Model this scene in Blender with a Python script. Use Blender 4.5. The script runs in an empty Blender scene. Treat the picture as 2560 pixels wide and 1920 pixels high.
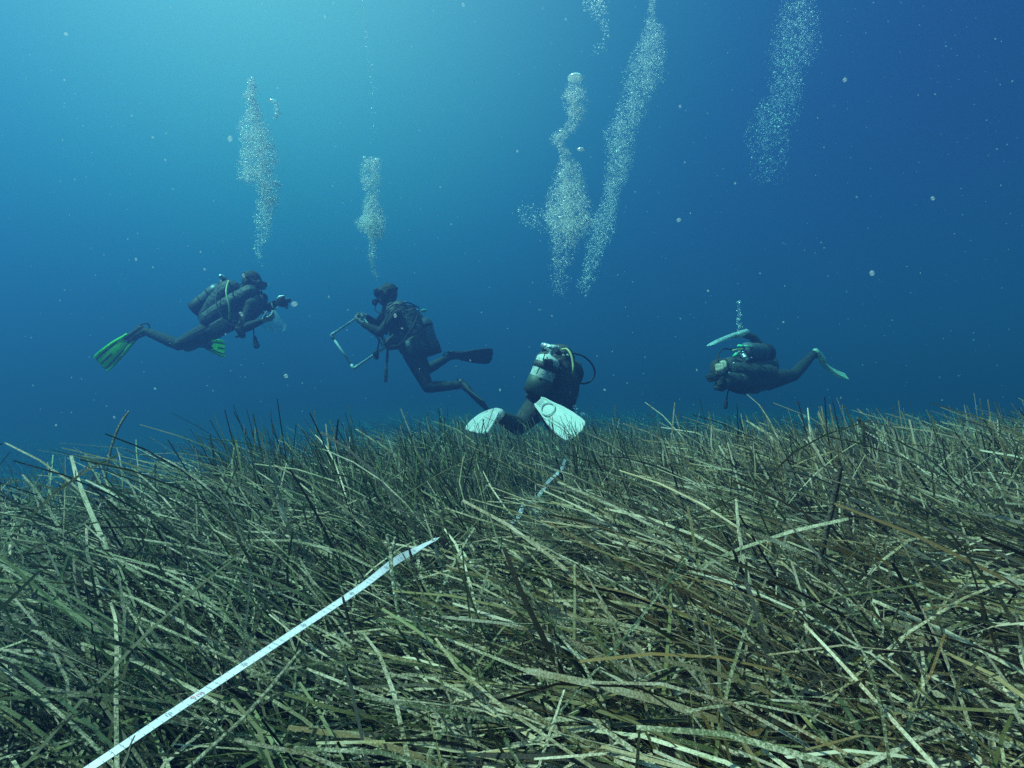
import bpy, bmesh, math, random
import numpy as np
from mathutils import Vector, Matrix, Quaternion

SC = bpy.context.scene
COL = SC.collection
R = math.radians
random.seed(7)
rng = np.random.default_rng(11)

# ------------------------------------------------------------------ camera
F = 1525.0                 # focal length in pixels of the 2560 px wide photograph
CZ = 1.0                   # camera height
cam_d = bpy.data.cameras.new('camera')
cam_d.sensor_width = 36.0
cam_d.lens = 36.0 * F / 2560.0
cam_d.clip_start = 0.02
cam_d.clip_end = 500
cam = bpy.data.objects.new('camera', cam_d)
cam.location = (0, 0, CZ)
cam.rotation_euler = (R(90), 0, 0)
COL.objects.link(cam)
SC.camera = cam

# ------------------------------------------------------------------ light
SUNDIR = Vector((-0.66, -0.16, 1.10)).normalized()      # towards the sun
sun_d = bpy.data.lights.new('sun', 'SUN')
sun_d.energy = 5.0
sun_d.angle = R(2.0)
sun_d.color = (1.0, 0.745, 0.69)
sun = bpy.data.objects.new('sun', sun_d)
sun.rotation_euler = SUNDIR.to_track_quat('Z', 'Y').to_euler()
sun.location = (-4, 4, 12)
COL.objects.link(sun)

W = bpy.data.worlds.new('World')
SC.world = W
W.use_nodes = True
nt = W.node_tree
for n in list(nt.nodes): nt.nodes.remove(n)
out = nt.nodes.new('ShaderNodeOutputWorld')
bg = nt.nodes.new('ShaderNodeBackground')
tc = nt.nodes.new('ShaderNodeTexCoord')
vm = nt.nodes.new('ShaderNodeVectorMath'); vm.operation = 'DOT_PRODUCT'
GLOW = Vector((-0.50, 1.0, 0.82)).normalized()
vm.inputs[1].default_value = GLOW
acs = nt.nodes.new('ShaderNodeMath'); acs.operation = 'ARCCOSINE'
mr = nt.nodes.new('ShaderNodeMapRange')
mr.inputs['From Min'].default_value = 0.0
mr.inputs['From Max'].default_value = R(120)
ramp = nt.nodes.new('ShaderNodeValToRGB')
ramp.color_ramp.interpolation = 'B_SPLINE'
WSTOPS = [(0, (.62, .84, .90)), (8, (.50, .74, .82)), (19, (.27, .50, .64)), (32, (.042, .23, .38)),
          (45, (.012, .085, .25)), (58, (.010, .042, .17)), (75, (.004, .04, .14)), (120, (.003, .025, .07))]
cr = ramp.color_ramp
while len(cr.elements) > 1: cr.elements.remove(cr.elements[0])
for i, (a, c) in enumerate(WSTOPS):
    e = cr.elements[0] if i == 0 else cr.elements.new(a / 120.0)
    e.position = a / 120.0
    e.color = (*c, 1)
bg.inputs['Strength'].default_value = 0.37
nt.links.new(tc.outputs['Generated'], vm.inputs[0])
nt.links.new(vm.outputs['Value'], acs.inputs[0])
nt.links.new(acs.outputs[0], mr.inputs['Value'])
nt.links.new(mr.outputs[0], ramp.inputs[0])
# the bright window of the surface overhead (within 48 degrees of straight up)
sx = nt.nodes.new('ShaderNodeSeparateXYZ'); nt.links.new(tc.outputs['Generated'], sx.inputs[0])
win = nt.nodes.new('ShaderNodeMapRange'); win.interpolation_type = 'SMOOTHSTEP'
win.inputs['From Min'].default_value = .60; win.inputs['From Max'].default_value = .86
nt.links.new(sx.outputs['Z'], win.inputs['Value'])
wm = nt.nodes.new('ShaderNodeMix'); wm.data_type = 'RGBA'
wm.inputs[7].default_value = (.95, 1.35, 1.45, 1)
nt.links.new(win.outputs[0], wm.inputs[0]); nt.links.new(ramp.outputs[0], wm.inputs[6])
nt.links.new(wm.outputs[2], bg.inputs['Color'])
nt.links.new(bg.outputs[0], out.inputs['Surface'])

SC.view_settings.view_transform = 'Standard'
SC.view_settings.look = 'None'
SC.view_settings.gamma = 1
SC.view_settings.exposure = 1.5
SC.view_settings.use_curve_mapping = False
cy = SC.cycles
cy.use_denoising = False
cy.max_bounces = 8
cy.diffuse_bounces = 4
cy.glossy_bounces = 3
cy.transmission_bounces = 6
cy.volume_bounces = 0
cy.transparent_max_bounces = 24
cy.sample_clamp_indirect = 4
cy.caustics_reflective = False
cy.caustics_refractive = False

# ------------------------------------------------------------------ helpers
def P(px, py, d):
    """photograph pixel at distance d along the view axis -> point in the place"""
    return Vector(((px - 1280.0) / F * d, d, CZ - (py - 960.0) / F * d))

def tag(o, label=None, cat=None, group=None, kind=None):
    if label: o['label'] = label
    if cat: o['category'] = cat
    if group: o['group'] = group
    if kind: o['kind'] = kind
    return o

def mat(name, base, rough=0.6, metal=0.0, spec=0.5, noise=None, bump=None, coat=0.0, alpha=None, thin=0.0):
    """procedural principled material: noise=(scale, other colour, low, high), bump=(scale, strength)"""
    m = bpy.data.materials.new(name); m.use_nodes = True
    t = m.node_tree; b = t.nodes['Principled BSDF']
    b.inputs['Base Color'].default_value = (*base, 1)
    b.inputs['Roughness'].default_value = rough
    b.inputs['Metallic'].default_value = metal
    b.inputs['Specular IOR Level'].default_value = spec
    b.inputs['Coat Weight'].default_value = coat
    if alpha is not None: b.inputs['Alpha'].default_value = alpha
    c = t.nodes.new('ShaderNodeTexCoord')
    if noise:
        n = t.nodes.new('ShaderNodeTexNoise'); n.inputs['Scale'].default_value = noise[0]; n.inputs['Detail'].default_value = 5
        t.links.new(c.outputs['Object'], n.inputs['Vector'])
        r = t.nodes.new('ShaderNodeMapRange')
        r.inputs['From Min'].default_value = noise[2]; r.inputs['From Max'].default_value = noise[3]
        t.links.new(n.outputs['Fac'], r.inputs['Value'])
        x = t.nodes.new('ShaderNodeMix'); x.data_type = 'RGBA'
        x.inputs[6].default_value = (*base, 1); x.inputs[7].default_value = (*noise[1], 1)
        t.links.new(r.outputs[0], x.inputs[0]); t.links.new(x.outputs[2], b.inputs['Base Color'])
    if bump:
        n = t.nodes.new('ShaderNodeTexNoise'); n.inputs['Scale'].default_value = bump[0]; n.inputs['Detail'].default_value = 4
        t.links.new(c.outputs['Object'], n.inputs['Vector'])
        k = t.nodes.new('ShaderNodeBump'); k.inputs['Strength'].default_value = bump[1]; k.inputs['Distance'].default_value = 0.01
        t.links.new(n.outputs['Fac'], k.inputs['Height']); t.links.new(k.outputs[0], b.inputs['Normal'])
    if thin:
        tr = t.nodes.new('ShaderNodeBsdfTranslucent'); tr.inputs['Color'].default_value = (*base, 1)
        ms = t.nodes.new('ShaderNodeMixShader'); ms.inputs[0].default_value = thin
        t.links.new(b.outputs[0], ms.inputs[1]); t.links.new(tr.outputs[0], ms.inputs[2])
        t.links.new(ms.outputs[0], t.nodes['Material Output'].inputs['Surface'])
    return m

def npmesh(name, verts, quads, material, smooth=True, cols=None, nper=4):
    me = bpy.data.meshes.new(name)
    nv, nf = len(verts), len(quads)
    me.vertices.add(nv); me.vertices.foreach_set('co', np.ascontiguousarray(verts, dtype=np.float32).ravel())
    me.loops.add(nf * nper); me.loops.foreach_set('vertex_index', np.ascontiguousarray(quads, dtype=np.int32).ravel())
    me.polygons.add(nf)
    me.polygons.foreach_set('loop_start', np.arange(0, nf * nper, nper, dtype=np.int32))
    me.polygons.foreach_set('use_smooth', np.full(nf, smooth, dtype=bool))
    me.update(calc_edges=True)
    if cols is not None:
        a = me.color_attributes.new('leaf', 'FLOAT_COLOR', 'POINT')
        a.data.foreach_set('color', np.ascontiguousarray(cols, dtype=np.float32).ravel())
    me.materials.append(material)
    o = bpy.data.objects.new(name, me); COL.objects.link(o)
    return o

def to_obj(name, bm, m, parent=None, smooth=True):
    me = bpy.data.meshes.new(name); bm.to_mesh(me); bm.free()
    for p in me.polygons: p.use_smooth = smooth
    for mm in (m if isinstance(m, (list, tuple)) else [m]): me.materials.append(mm)
    o = bpy.data.objects.new(name, me); COL.objects.link(o)
    if parent is not None: attach(o, parent)
    return o

def attach(o, parent):
    """o is modelled in world space; make it a child and keep it where it is"""
    bpy.context.view_layer.update()
    mw = o.matrix_world.copy()
    o.parent = parent
    o.matrix_parent_inverse = Matrix.Identity(4)
    # shift mesh data instead of carrying an inverse
    pm = parent_world(parent)
    o.data.transform(pm.inverted() @ mw)
    o.matrix_basis = Matrix.Identity(4)

def parent_world(p):
    m = p.matrix_basis.copy()
    while p.parent is not None:
        p = p.parent
        m = p.matrix_basis @ m
    return m

def empty(name, loc):
    o = bpy.data.objects.new(name, None); o.location = loc; o.empty_display_size = 0.1
    COL.objects.link(o)
    bpy.context.view_layer.update()
    return o

def center_origin(o, loc):
    """put the origin of a world-space mesh at loc"""
    o.data.transform(Matrix.Translation(-Vector(loc))); o.location = loc

# ------------------------------------------------------------------ the canopy of the meadow
def sst(a, b, x):
    t = np.clip((x - a) / (b - a), 0, 1); return t * t * (3 - 2 * t)

def canopy(x, y):
    x = np.asarray(x, float); y = np.asarray(y, float)
    r = x / np.maximum(y, 0.6)
    h = 0.585 + 0 * x
    h = h + 0.025 * sst(0.15, 0.75, r) * sst(0.9, 2.2, y) * (1 - 0.75 * sst(3.2, 7.5, y))
    h = h - 0.10 * sst(-0.3, -0.85, r) * sst(0.8, 2.5, y)
    h = h - 0.15 * sst(2.0, 3.8, y) + 0.03 * sst(4.5, 6.0, y) - 0.45 * sst(5.0, 9.0, y)
    h = h - 0.85 * sst(-0.05, -0.62, r) * sst(1.2, 4.3, y)
    h = h + 0.06 * np.exp(-((x + 0.75) ** 2 + (y - 2.3) ** 2) / 0.35)
    h = h + 0.05 * np.exp(-((x + 0.25) ** 2 / 0.5 + (y - 5.2) ** 2 / 0.4))
    h = h + 0.030 * np.sin(9.5 * x + 2 * np.sin(3 * y)) * np.sin(8.3 * y + 1.5 * np.sin(4 * x) + 1) * sst(0.3, 1.2, y)
    h = h + 0.030 * np.sin(2.3 * x + 0.7) * np.sin(1.9 * y + 1.1) + 0.02 * np.sin(4.7 * x + 2.1 * y)
    return h

THICK = 0.30
def ground(x, y):
    return canopy(x, y) - THICK
# ------------------------------------------------------------------ seabed
def build_seabed():
    ys = np.concatenate([np.linspace(-4, 12, 100), np.linspace(12.5, 60, 40), [80, 120, 160]])
    xs = np.concatenate([[-120, -80, -50, -30], np.linspace(-20, 20, 160), [30, 50, 80, 120]])
    X, Y = np.meshgrid(xs, ys)
    Z = ground(X, Y)
    V = np.stack([X, Y, Z], -1).reshape(-1, 3)
    nx, ny = len(xs), len(ys)
    i = np.arange(ny - 1)[:, None] * nx + np.arange(nx - 1)[None]
    Q = np.stack([i, i + 1, i + nx + 1, i + nx], -1).reshape(-1, 4)
    m = mat('seabed_mat', (.030, .034, .022), 0.95, noise=(9, (.06, .055, .035), .4, .65), bump=(30, .6))
    tag(npmesh('seabed', V, Q, m), kind='structure')
build_seabed()

# ------------------------------------------------------------------ seagrass
def leaf_material():
    m = bpy.data.materials.new('seagrass_leaf'); m.use_nodes = True
    t = m.node_tree; b = t.nodes['Principled BSDF']; L = t.links.new
    at = t.nodes.new('ShaderNodeAttribute'); at.attribute_name = 'leaf'
    tc = t.nodes.new('ShaderNodeTexCoord')
    n1 = t.nodes.new('ShaderNodeTexNoise'); n1.inputs['Scale'].default_value = 380; n1.inputs['Detail'].default_value = 6; n1.inputs['Roughness'].default_value = .7
    n2 = t.nodes.new('ShaderNodeTexNoise'); n2.inputs['Scale'].default_value = 14; n2.inputs['Detail'].default_value = 3
    L(tc.outputs['Object'], n1.inputs['Vector']); L(tc.outputs['Object'], n2.inputs['Vector'])
    # crust amount = noise + per-leaf amount (alpha)
    s = t.nodes.new('ShaderNodeMath'); s.operation = 'ADD'
    L(n1.outputs['Fac'], s.inputs[0])
    k = t.nodes.new('ShaderNodeMath'); k.operation = 'MULTIPLY_ADD'; k.inputs[1].default_value = .5; k.inputs[2].default_value = -.25
    L(n2.outputs['Fac'], k.inputs[0])
    s2 = t.nodes.new('ShaderNodeMath'); s2.operation = 'ADD'
    L(k.outputs[0], s2.inputs[0]); L(at.outputs['Alpha'], s2.inputs[1])
    L(s2.outputs[0], s.inputs[1])
    r = t.nodes.new('ShaderNodeMapRange'); r.inputs['From Min'].default_value = .49; r.inputs['From Max'].default_value = .76
    L(s.outputs[0], r.inputs['Value'])
    mx = t.nodes.new('ShaderNodeMix'); mx.data_type = 'RGBA'
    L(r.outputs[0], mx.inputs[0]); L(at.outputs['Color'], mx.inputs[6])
    mx.inputs[7].default_value = (.62, .50, .37, 1)
    L(mx.outputs[2], b.inputs['Base Color'])
    b.inputs['Roughness'].default_value = .55
    b.inputs['Specular IOR Level'].default_value = .35
    bp = t.nodes.new('ShaderNodeBump'); bp.inputs['Strength'].default_value = .5; bp.inputs['Distance'].default_value = .002
    L(n1.outputs['Fac'], bp.inputs['Height']); L(bp.outputs[0], b.inputs['Normal'])
    # a little light comes through a leaf
    tr = t.nodes.new('ShaderNodeBsdfTranslucent'); L(mx.outputs[2], tr.inputs['Color'])
    ms = t.nodes.new('ShaderNodeMixShader'); ms.inputs[0].default_value = .22
    L(b.outputs[0], ms.inputs[1]); L(tr.outputs[0], ms.inputs[2])
    L(ms.outputs[0], t.nodes['Material Output'].inputs['Surface'])
    return m
LEAF = leaf_material()

# the tape's course over the canopy (also keeps leaves from burying it)
TAPE_A = [P(150, 1965, .60), P(232, 1915, .61), P(480, 1749, .70), P(740, 1577, .84), P(900, 1470, .96), P(985, 1405, 1.06),
          P(1035, 1377, 1.13), P(1078, 1354, 1.22), P(1105, 1350, 1.30)]
TAPE_B = [P(1268, 1315, 1.95), P(1294, 1295, 2.02), P(1310, 1262, 2.15), P(1334, 1233, 2.32), P(1350, 1217, 2.42),
          P(1372, 1203, 2.5), P(1392, 1185, 2.65), P(1408, 1165, 2.8), P(1414, 1150, 2.95)]

def leaf_points(bx, by, Lh, phi, th0, th1, p, n):
    t = np.linspace(0, 1, n + 1)[None, :]
    th = th0[:, None] + (th1 - th0)[:, None] * t ** p[:, None]
    ds = (Lh / n)[:, None]
    thm = .5 * (th[:, 1:] + th[:, :-1])
    z0 = np.zeros((len(bx), 1))
    hor = np.concatenate([z0, np.cumsum(np.sin(thm) * ds, 1)], 1)
    ver = np.concatenate([z0, np.cumsum(np.cos(thm) * ds, 1)], 1)
    ph = phi[:, None] + 0 * t
    x = bx[:, None] + np.cos(ph) * hor
    y = by[:, None] + np.sin(ph) * hor
    z = ground(bx, by)[:, None] + ver
    return x, y, z, th, ph

def segdist(X, Y, Z, A, Bp):
    A = np.array(A); Bp = np.array(Bp); d = Bp - A; L2 = (d ** 2).sum()
    t = np.clip(((X - A[0]) * d[0] + (Y - A[1]) * d[1]) / (d[0] ** 2 + d[1] ** 2 + 1e-9), 0, 1)
    qx, qy, qz = A[0] + t * d[0], A[1] + t * d[1], A[2] + t * d[2]
    return np.hypot(X - qx, Y - qy), Z - qz

def make_leaves(N, y0, y1, n, wscale=1.0, kind='mix', seed=0, xs=1.02, xoff=.7, power=1.0):
    g = np.random.default_rng(seed)
    # uniform over the trapezoid the camera (and a step to its side) looks across
    by = y0 + (y1 - y0) * g.random(N * 2) ** power
    keep = g.random(N * 2) < (xs * np.maximum(by, 0) + xoff) / (xs * y1 + xoff)
    by = by[keep][:N]; M = len(by)
    bx = (g.random(M) * 2 - 1) * (xs * np.maximum(by, 0) + xoff)
    field = 0.55 * np.sin(1.3 * bx + .8 * by) + .45 * np.sin(2.9 * by - 1.7 * bx + 1) + .3 * np.sin(5.1 * bx + 3.3 * by)
    # shoots stand in tufts: those of one tuft lean and shade alike
    cell = (np.floor(bx / .15).astype(int) * 73856093) ^ (np.floor(by / .15).astype(int) * 19349663)
    hsh = ((cell * 2654435761) % 1000003) / 1000003.0; hs2 = ((cell * 40503 + 977) % 999983) / 999983.0
    phi = R(162) + .55 * field + 1.1 * (hsh - .5) + g.normal(0, .33, M)
    rnd = g.random(M) < .18
    phi[rnd] = g.random(rnd.sum()) * 2 * np.pi
    u = g.random(M)
    near = 1 - sst(.9, 1.9, by)
    crest = sst(1.3, 1.9, by) * (1 - sst(4.5, 6, by))
    lay = u < .52 + .28 * near - .17 * crest; up = u > .86 + .09 * near - .10 * crest
    th0 = R(14) + R(40) * g.random(M); th1 = R(70) + R(46) * g.random(M)
    mid = ~lay & ~up
    th0[mid] = R(6) + R(26) * g.random(mid.sum()); th1[mid] = R(26) + R(36) * g.random(mid.sum())
    th0[up] = R(0) + R(16) * g.random(up.sum()); th1[up] = R(4) + R(30) * g.random(up.sum())
    L_ = .34 + .34 * g.random(M) ** 1.2
    L_[lay] += .12
    L_[up] *= .72 + .14 * crest[up]
    L_[mid] *= .82
    # tall tufts and low hollows between them
    tuft = .5 + .5 * np.sin(13 * bx + 2.2 * np.sin(7 * by)) * np.sin(11 * by + 2.0 * np.sin(6 * bx) + .6)
    L_ *= .80 + .36 * tuft
    thin_ = (tuft < .30) & (g.random(M) < .60)
    p = .6 + g.random(M) * .9
    x, y, z, th, ph = leaf_points(bx, by, L_, phi, th0, th1, p, n)
    # lateral sway so no leaf is a perfect arc
    sway = g.normal(0, .042, M)[:, None] * np.sin(np.linspace(0, 1, n + 1)[None] * np.pi * (1 + g.random(M))[:, None])
    x += -np.sin(ph) * sway; y += np.cos(ph) * sway
    ok = np.sqrt(x ** 2 + y ** 2 + (z - CZ) ** 2).min(1) > .62
    ok &= ~thin_
    ok &= ~((z > CZ - .30) & (np.hypot(x, y) < .75)).any(1)
    for T, rad in ((TAPE_A[:-2], .075), (TAPE_B, .024)):
        for a, b in zip(T[:-1], T[1:]):
            if abs(a[1] - b[1]) < 1e-6: continue
            d, h = segdist(x, y, z, a, b)
            # nothing lies on it, and nothing stands close in front of it
            ok &= ~((d < rad) & (h > -.006)).any(1)
            d2, h2 = segdist(x, y, z, (a[0] * .86, a[1] * .86, a[2] + .045), (b[0] * .86, b[1] * .86, b[2] + .045))
            ok &= ~((d2 < rad * 1.0) & (h2 > -.01)).any(1)
            if T is TAPE_B:
                for kk, hh in ((.93, .02), (.80, .07)):
                    d3, h3 = segdist(x, y, z, (a[0] * kk, a[1] * kk, a[2] + hh), (b[0] * kk, b[1] * kk, b[2] + hh))
                    ok &= ~((d3 < .06) & (h3 > -.015)).any(1)
    x, y, z, th, ph, L_ = x[ok], y[ok], z[ok], th[ok], ph[ok], L_[ok]
    bx, by, near = bx[ok], by[ok], near[ok]
    M = len(x)
    T = np.stack([np.sin(th) * np.cos(ph), np.sin(th) * np.sin(ph), np.cos(th)], -1)
    Wv = np.stack([-np.sin(ph), np.cos(ph), 0 * ph], -1)
    Nv = np.cross(T, Wv)
    t = np.linspace(0, 1, n + 1)[None, :]
    psi = g.normal(0, .5, M)[:, None] + g.normal(0, .7, M)[:, None] * t
    Wv = Wv * np.cos(psi)[..., None] + Nv * np.sin(psi)[..., None]
    wid = (.0013 + .0011 * g.random(M) + .0014 * (g.random(M) < .08)) * (1 + .30 * sst(.1, .7, bx / np.maximum(by, .8)) + .06 * near) * wscale
    prof = np.interp(t[0], [0, .15, .85, 1], [.6, 1, 1, .72])[None, :]
    hw = (wid[:, None] * prof)[..., None]
    C = np.stack([x, y, z], -1)
    V = np.stack([C - Wv * hw, C + Wv * hw], 2).reshape(-1, 3)          # (M, n+1, 2, 3)
    base = (np.arange(M) * (n + 1) * 2)[:, None] + (np.arange(n) * 2)[None]
    Q = np.stack([base, base + 1, base + 3, base + 2], -1).reshape(-1, 4)
    # colours: olive, green, brown, dark brown, straw
    pal = np.array([[.088, .084, .026], [.044, .060, .020], [.125, .088, .032], [.020, .014, .006], [.25, .215, .115], [.15, .145, .060]])
    pr = np.array([.25, .20, .20, .09, .10, .16])
    ci = g.choice(len(pal), M, p=pr)
    c = pal[ci] * .88 * ((.55 + .6 * g.random(M)) * (.78 + .45 * hs2[ok]))[:, None]
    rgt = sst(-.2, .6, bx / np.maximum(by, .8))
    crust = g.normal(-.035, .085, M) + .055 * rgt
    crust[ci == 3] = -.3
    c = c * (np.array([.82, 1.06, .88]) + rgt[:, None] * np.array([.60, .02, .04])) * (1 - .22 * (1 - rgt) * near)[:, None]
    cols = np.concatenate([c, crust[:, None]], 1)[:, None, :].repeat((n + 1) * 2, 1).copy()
    # leaves grow crusted and paler towards the old tip
    tt = np.repeat(t[0], 2)[None, :, None]
    cols[..., :3] *= (.75 + .45 * tt)
    cols[..., 3:4] += .09 * (tt - .6)
    return V, Q, cols.reshape(-1, 4)

def build_grass(scale=1.0):
    sets = [
        make_leaves(int(72000 * scale), -.5, 2.0, 9, 1.0, 'mix', 1, xoff=.95),
        make_leaves(int(135000 * scale), 1.8, 4.2, 6, 1.05, 'mix', 2),
        make_leaves(int(100000 * scale), 4.0, 8.5, 4, 1.35, 'mix', 3),
        make_leaves(int(72000 * scale), 8.3, 18, 3, 2.2, 'mix', 4),
    ]
    Vs, Qs, Cs, off = [], [], [], 0
    for V, Q, Cc in sets:
        Vs.append(V); Qs.append(Q + off); Cs.append(Cc); off += len(V)
    o = npmesh('seagrass', np.concatenate(Vs), np.concatenate(Qs), LEAF, cols=np.concatenate(Cs))
    tag(o, 'dense meadow of long olive brown ribbon seagrass leaves covering the seabed', 'seagrass', kind='stuff')
build_grass()
# ------------------------------------------------------------------ modelling tools
def frame_z(d):
    return Vector(d).normalized().to_track_quat('Z', 'Y').to_matrix().to_4x4()

def cap(bm, a, ra, b=None, rb=None, seg=14):
    """a ball, or a tapered capsule from a to b"""
    a = Vector(a)
    bmesh.ops.create_uvsphere(bm, u_segments=seg, v_segments=seg // 2 + 1, radius=ra, matrix=Matrix.Translation(a))
    if b is None: return
    b = Vector(b); rb = ra if rb is None else rb
    bmesh.ops.create_uvsphere(bm, u_segments=seg, v_segments=seg // 2 + 1, radius=rb, matrix=Matrix.Translation(b))
    d = b - a
    if d.length < 1e-5: return
    bmesh.ops.create_cone(bm, cap_ends=True, segments=seg, radius1=ra, radius2=rb, depth=d.length,
                          matrix=Matrix.Translation((a + b) / 2) @ frame_z(d))

def ell(bm, c, axes, radii, seg=16):
    """ellipsoid with the given axes"""
    m = Matrix.Identity(4)
    for i in range(3):
        ax = Vector(axes[i]).normalized() * radii[i]
        for r in range(3): m[r][i] = ax[r]
    m.translation = Vector(c)
    bmesh.ops.create_uvsphere(bm, u_segments=seg, v_segments=seg // 2 + 2, radius=1.0, matrix=m)

def fuse(name, bm, m, parent, voxel=.009, smooth=4, skin=None, wrinkle=0):
    """grow one continuous surface round everything in bm"""
    me = bpy.data.meshes.new('tmp'); bm.to_mesh(me); bm.free()
    t = bpy.data.objects.new('tmp', me); COL.objects.link(t)
    rm = t.modifiers.new('r', 'REMESH'); rm.mode = 'VOXEL'; rm.voxel_size = voxel
    sm = t.modifiers.new('s', 'SMOOTH'); sm.factor = .5; sm.iterations = smooth
    dg = bpy.context.evaluated_depsgraph_get()
    out = bpy.data.meshes.new_from_object(t.evaluated_get(dg), depsgraph=dg)
    bpy.data.objects.remove(t); bpy.data.meshes.remove(me)
    out.name = name
    if wrinkle:
        n = len(out.vertices); co = np.empty(n * 3, np.float32); no = np.empty(n * 3, np.float32)
        out.vertices.foreach_get('co', co); out.vertices.foreach_get('normal', no)
        co = co.reshape(-1, 3); no = no.reshape(-1, 3)
        f = np.sin(co[:, 0] * 61 + 3 * np.sin(co[:, 2] * 23)) * np.sin(co[:, 2] * 73 + 2 * np.sin(co[:, 1] * 31)) + .5 * np.sin(co[:, 1] * 90 + co[:, 0] * 40)
        out.vertices.foreach_set('co', (co + no * f[:, None] * wrinkle).astype(np.float32).ravel())
        out.update()
    out.materials.clear()
    for mm in (m if isinstance(m, (list, tuple)) else [m]): out.materials.append(mm)
    for p in out.polygons: p.use_smooth = True
    if skin:
        for p in out.polygons:
            for c, r, k in skin:
                if (p.center - c).length < r: p.material_index = k
    o = bpy.data.objects.new(name, out); COL.objects.link(o)
    if parent is not None: attach(o, parent)
    return o

def spline(pts, n=8):
    pts = [Vector(p) for p in pts]
    if len(pts) < 3: return pts
    q = [2 * pts[0] - pts[1]] + pts + [2 * pts[-1] - pts[-2]]
    o = []
    for i in range(1, len(q) - 2):
        for k in range(n):
            t = k / n
            o.append(.5 * ((2 * q[i]) + (q[i + 1] - q[i - 1]) * t + (2 * q[i - 1] - 5 * q[i] + 4 * q[i + 1] - q[i + 2]) * t * t
                           + (3 * q[i] - q[i - 1] - 3 * q[i + 1] + q[i + 2]) * t ** 3))
    o.append(pts[-1])
    return o

def tube_bm(bm, pts, r, seg=8, flat=None):
    """tube along pts; r a number or a list; flat=(normal, ratio) squashes it"""
    n = len(pts); rings = []
    up = Vector((.13, .3, 1)).normalized()
    for i, p in enumerate(pts):
        t = (pts[min(i + 1, n - 1)] - pts[max(i - 1, 0)]).normalized()
        a = t.cross(up)
        if a.length < .05: a = t.cross(Vector((1, 0, 0)))
        a.normalize(); b = t.cross(a).normalized()
        up = a.cross(t).normalized()
        rr = r[i] if isinstance(r, (list, tuple)) else r
        ring = []
        for k in range(seg):
            an = 2 * math.pi * k / seg
            off = a * math.cos(an) * rr + b * math.sin(an) * rr
            if flat:
                nn = Vector(flat[0]).normalized(); off -= nn * off.dot(nn) * (1 - flat[1])
            ring.append(bm.verts.new(p + off))
        rings.append(ring)
    for A, B in zip(rings[:-1], rings[1:]):
        for k in range(seg): bm.faces.new((A[k], A[(k + 1) % seg], B[(k + 1) % seg], B[k]))
    bm.faces.new(rings[0][::-1]); bm.faces.new(rings[-1])

def tube(name, pts, r, m, parent, seg=8, flat=None, n=8):
    bm = bmesh.new(); tube_bm(bm, spline(pts, n), r, seg, flat)
    return to_obj(name, bm, m, parent)

def lathe(name, a, axis, prof, m, parent, seg=28):
    """surface of revolution from point a along axis; prof = [(along, radius)]"""
    bm = bmesh.new(); M = Matrix.Translation(Vector(a)) @ frame_z(axis); rings = []
    for h, r in prof:
        rings.append([bm.verts.new(M @ Vector((r * math.cos(2 * math.pi * k / seg), r * math.sin(2 * math.pi * k / seg), h))) for k in range(seg)])
    for A, B in zip(rings[:-1], rings[1:]):
        for k in range(seg): bm.faces.new((A[k], A[(k + 1) % seg], B[(k + 1) % seg], B[k]))
    bm.faces.new(rings[0][::-1]); bm.faces.new(rings[-1])
    return to_obj(name, bm, m, parent)

def rbox(bm, c, axes, size, bev=.004):
    b2 = bmesh.new(); bmesh.ops.create_cube(b2, size=1)
    for v in b2.verts: v.co = Vector((v.co.x * size[0], v.co.y * size[1], v.co.z * size[2]))
    bmesh.ops.bevel(b2, geom=b2.edges[:], offset=bev, segments=3, affect='EDGES', profile=.5)
    m = Matrix.Identity(4)
    for i in range(3):
        for r in range(3): m[r][i] = Vector(axes[i]).normalized()[r]
    m.translation = Vector(c)
    b2.transform(m)
    me = bpy.data.meshes.new('t'); b2.to_mesh(me); b2.free(); bm.from_mesh(me); bpy.data.meshes.remove(me)

# ------------------------------------------------------------------ materials of the divers
NEO = mat('neoprene', (.026, .030, .031), .80, spec=.3, noise=(30, (.046, .050, .050), .4, .7), bump=(220, .35))
SKIN = mat('wet_skin', (.50, .36, .27), .5, noise=(60, (.58, .44, .34), .4, .6))
NYLON = mat('jacket_nylon', (.024, .027, .029), .65, noise=(25, (.05, .055, .057), .4, .7), bump=(60, .6))
RUB = mat('black_rubber', (.015, .015, .016), .62, spec=.3)
RUBG = mat('grey_marking', (.16, .17, .18), .6)
STEEL = mat('tank_paint_silver', (.56, .57, .55), .40, metal=.0, noise=(40, (.46, .49, .47), .35, .7), bump=(300, .25))
STEELD = mat('tank_paint_blue_grey', (.085, .10, .12), .42, metal=.2, noise=(20, (.12, .14, .16), .4, .7))
CHROME = mat('chromed_brass', (.55, .57, .57), .38, metal=.8)
GREYM = mat('dull_fitting', (.20, .22, .22), .5, metal=.3)
WHITEP = mat('fin_white', (.74, .70, .70), .5, noise=(12, (.64, .61, .62), .45, .75), thin=.35)
WHITED = mat('fin_white_groove', (.40, .48, .48), .6)
GREENP = mat('fin_green', (.36, .92, .12), .45, noise=(14, (.26, .80, .10), .4, .7), thin=.5)
PALEFIN = mat('fin_pale_cyan', (.76, .78, .78), .5, noise=(14, (.5, .7, .68), .4, .7), thin=.35)
YGFIN = mat('fin_pale_yellow_green', (.80, .84, .70), .5, noise=(14, (.55, .78, .62), .4, .7), thin=.35)
HOSEY = mat('hose_yellow', (.42, .44, .20), .45)
GREENC = mat('green_cap', (.08, .62, .30), .4)
GLASS = mat('mask_lens', (.04, .06, .07), .06, spec=.9, coat=.5)
PVC = mat('grey_plastic_pipe', (.50, .55, .54), .45, noise=(30, (.36, .42, .42), .4, .7))

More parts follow.
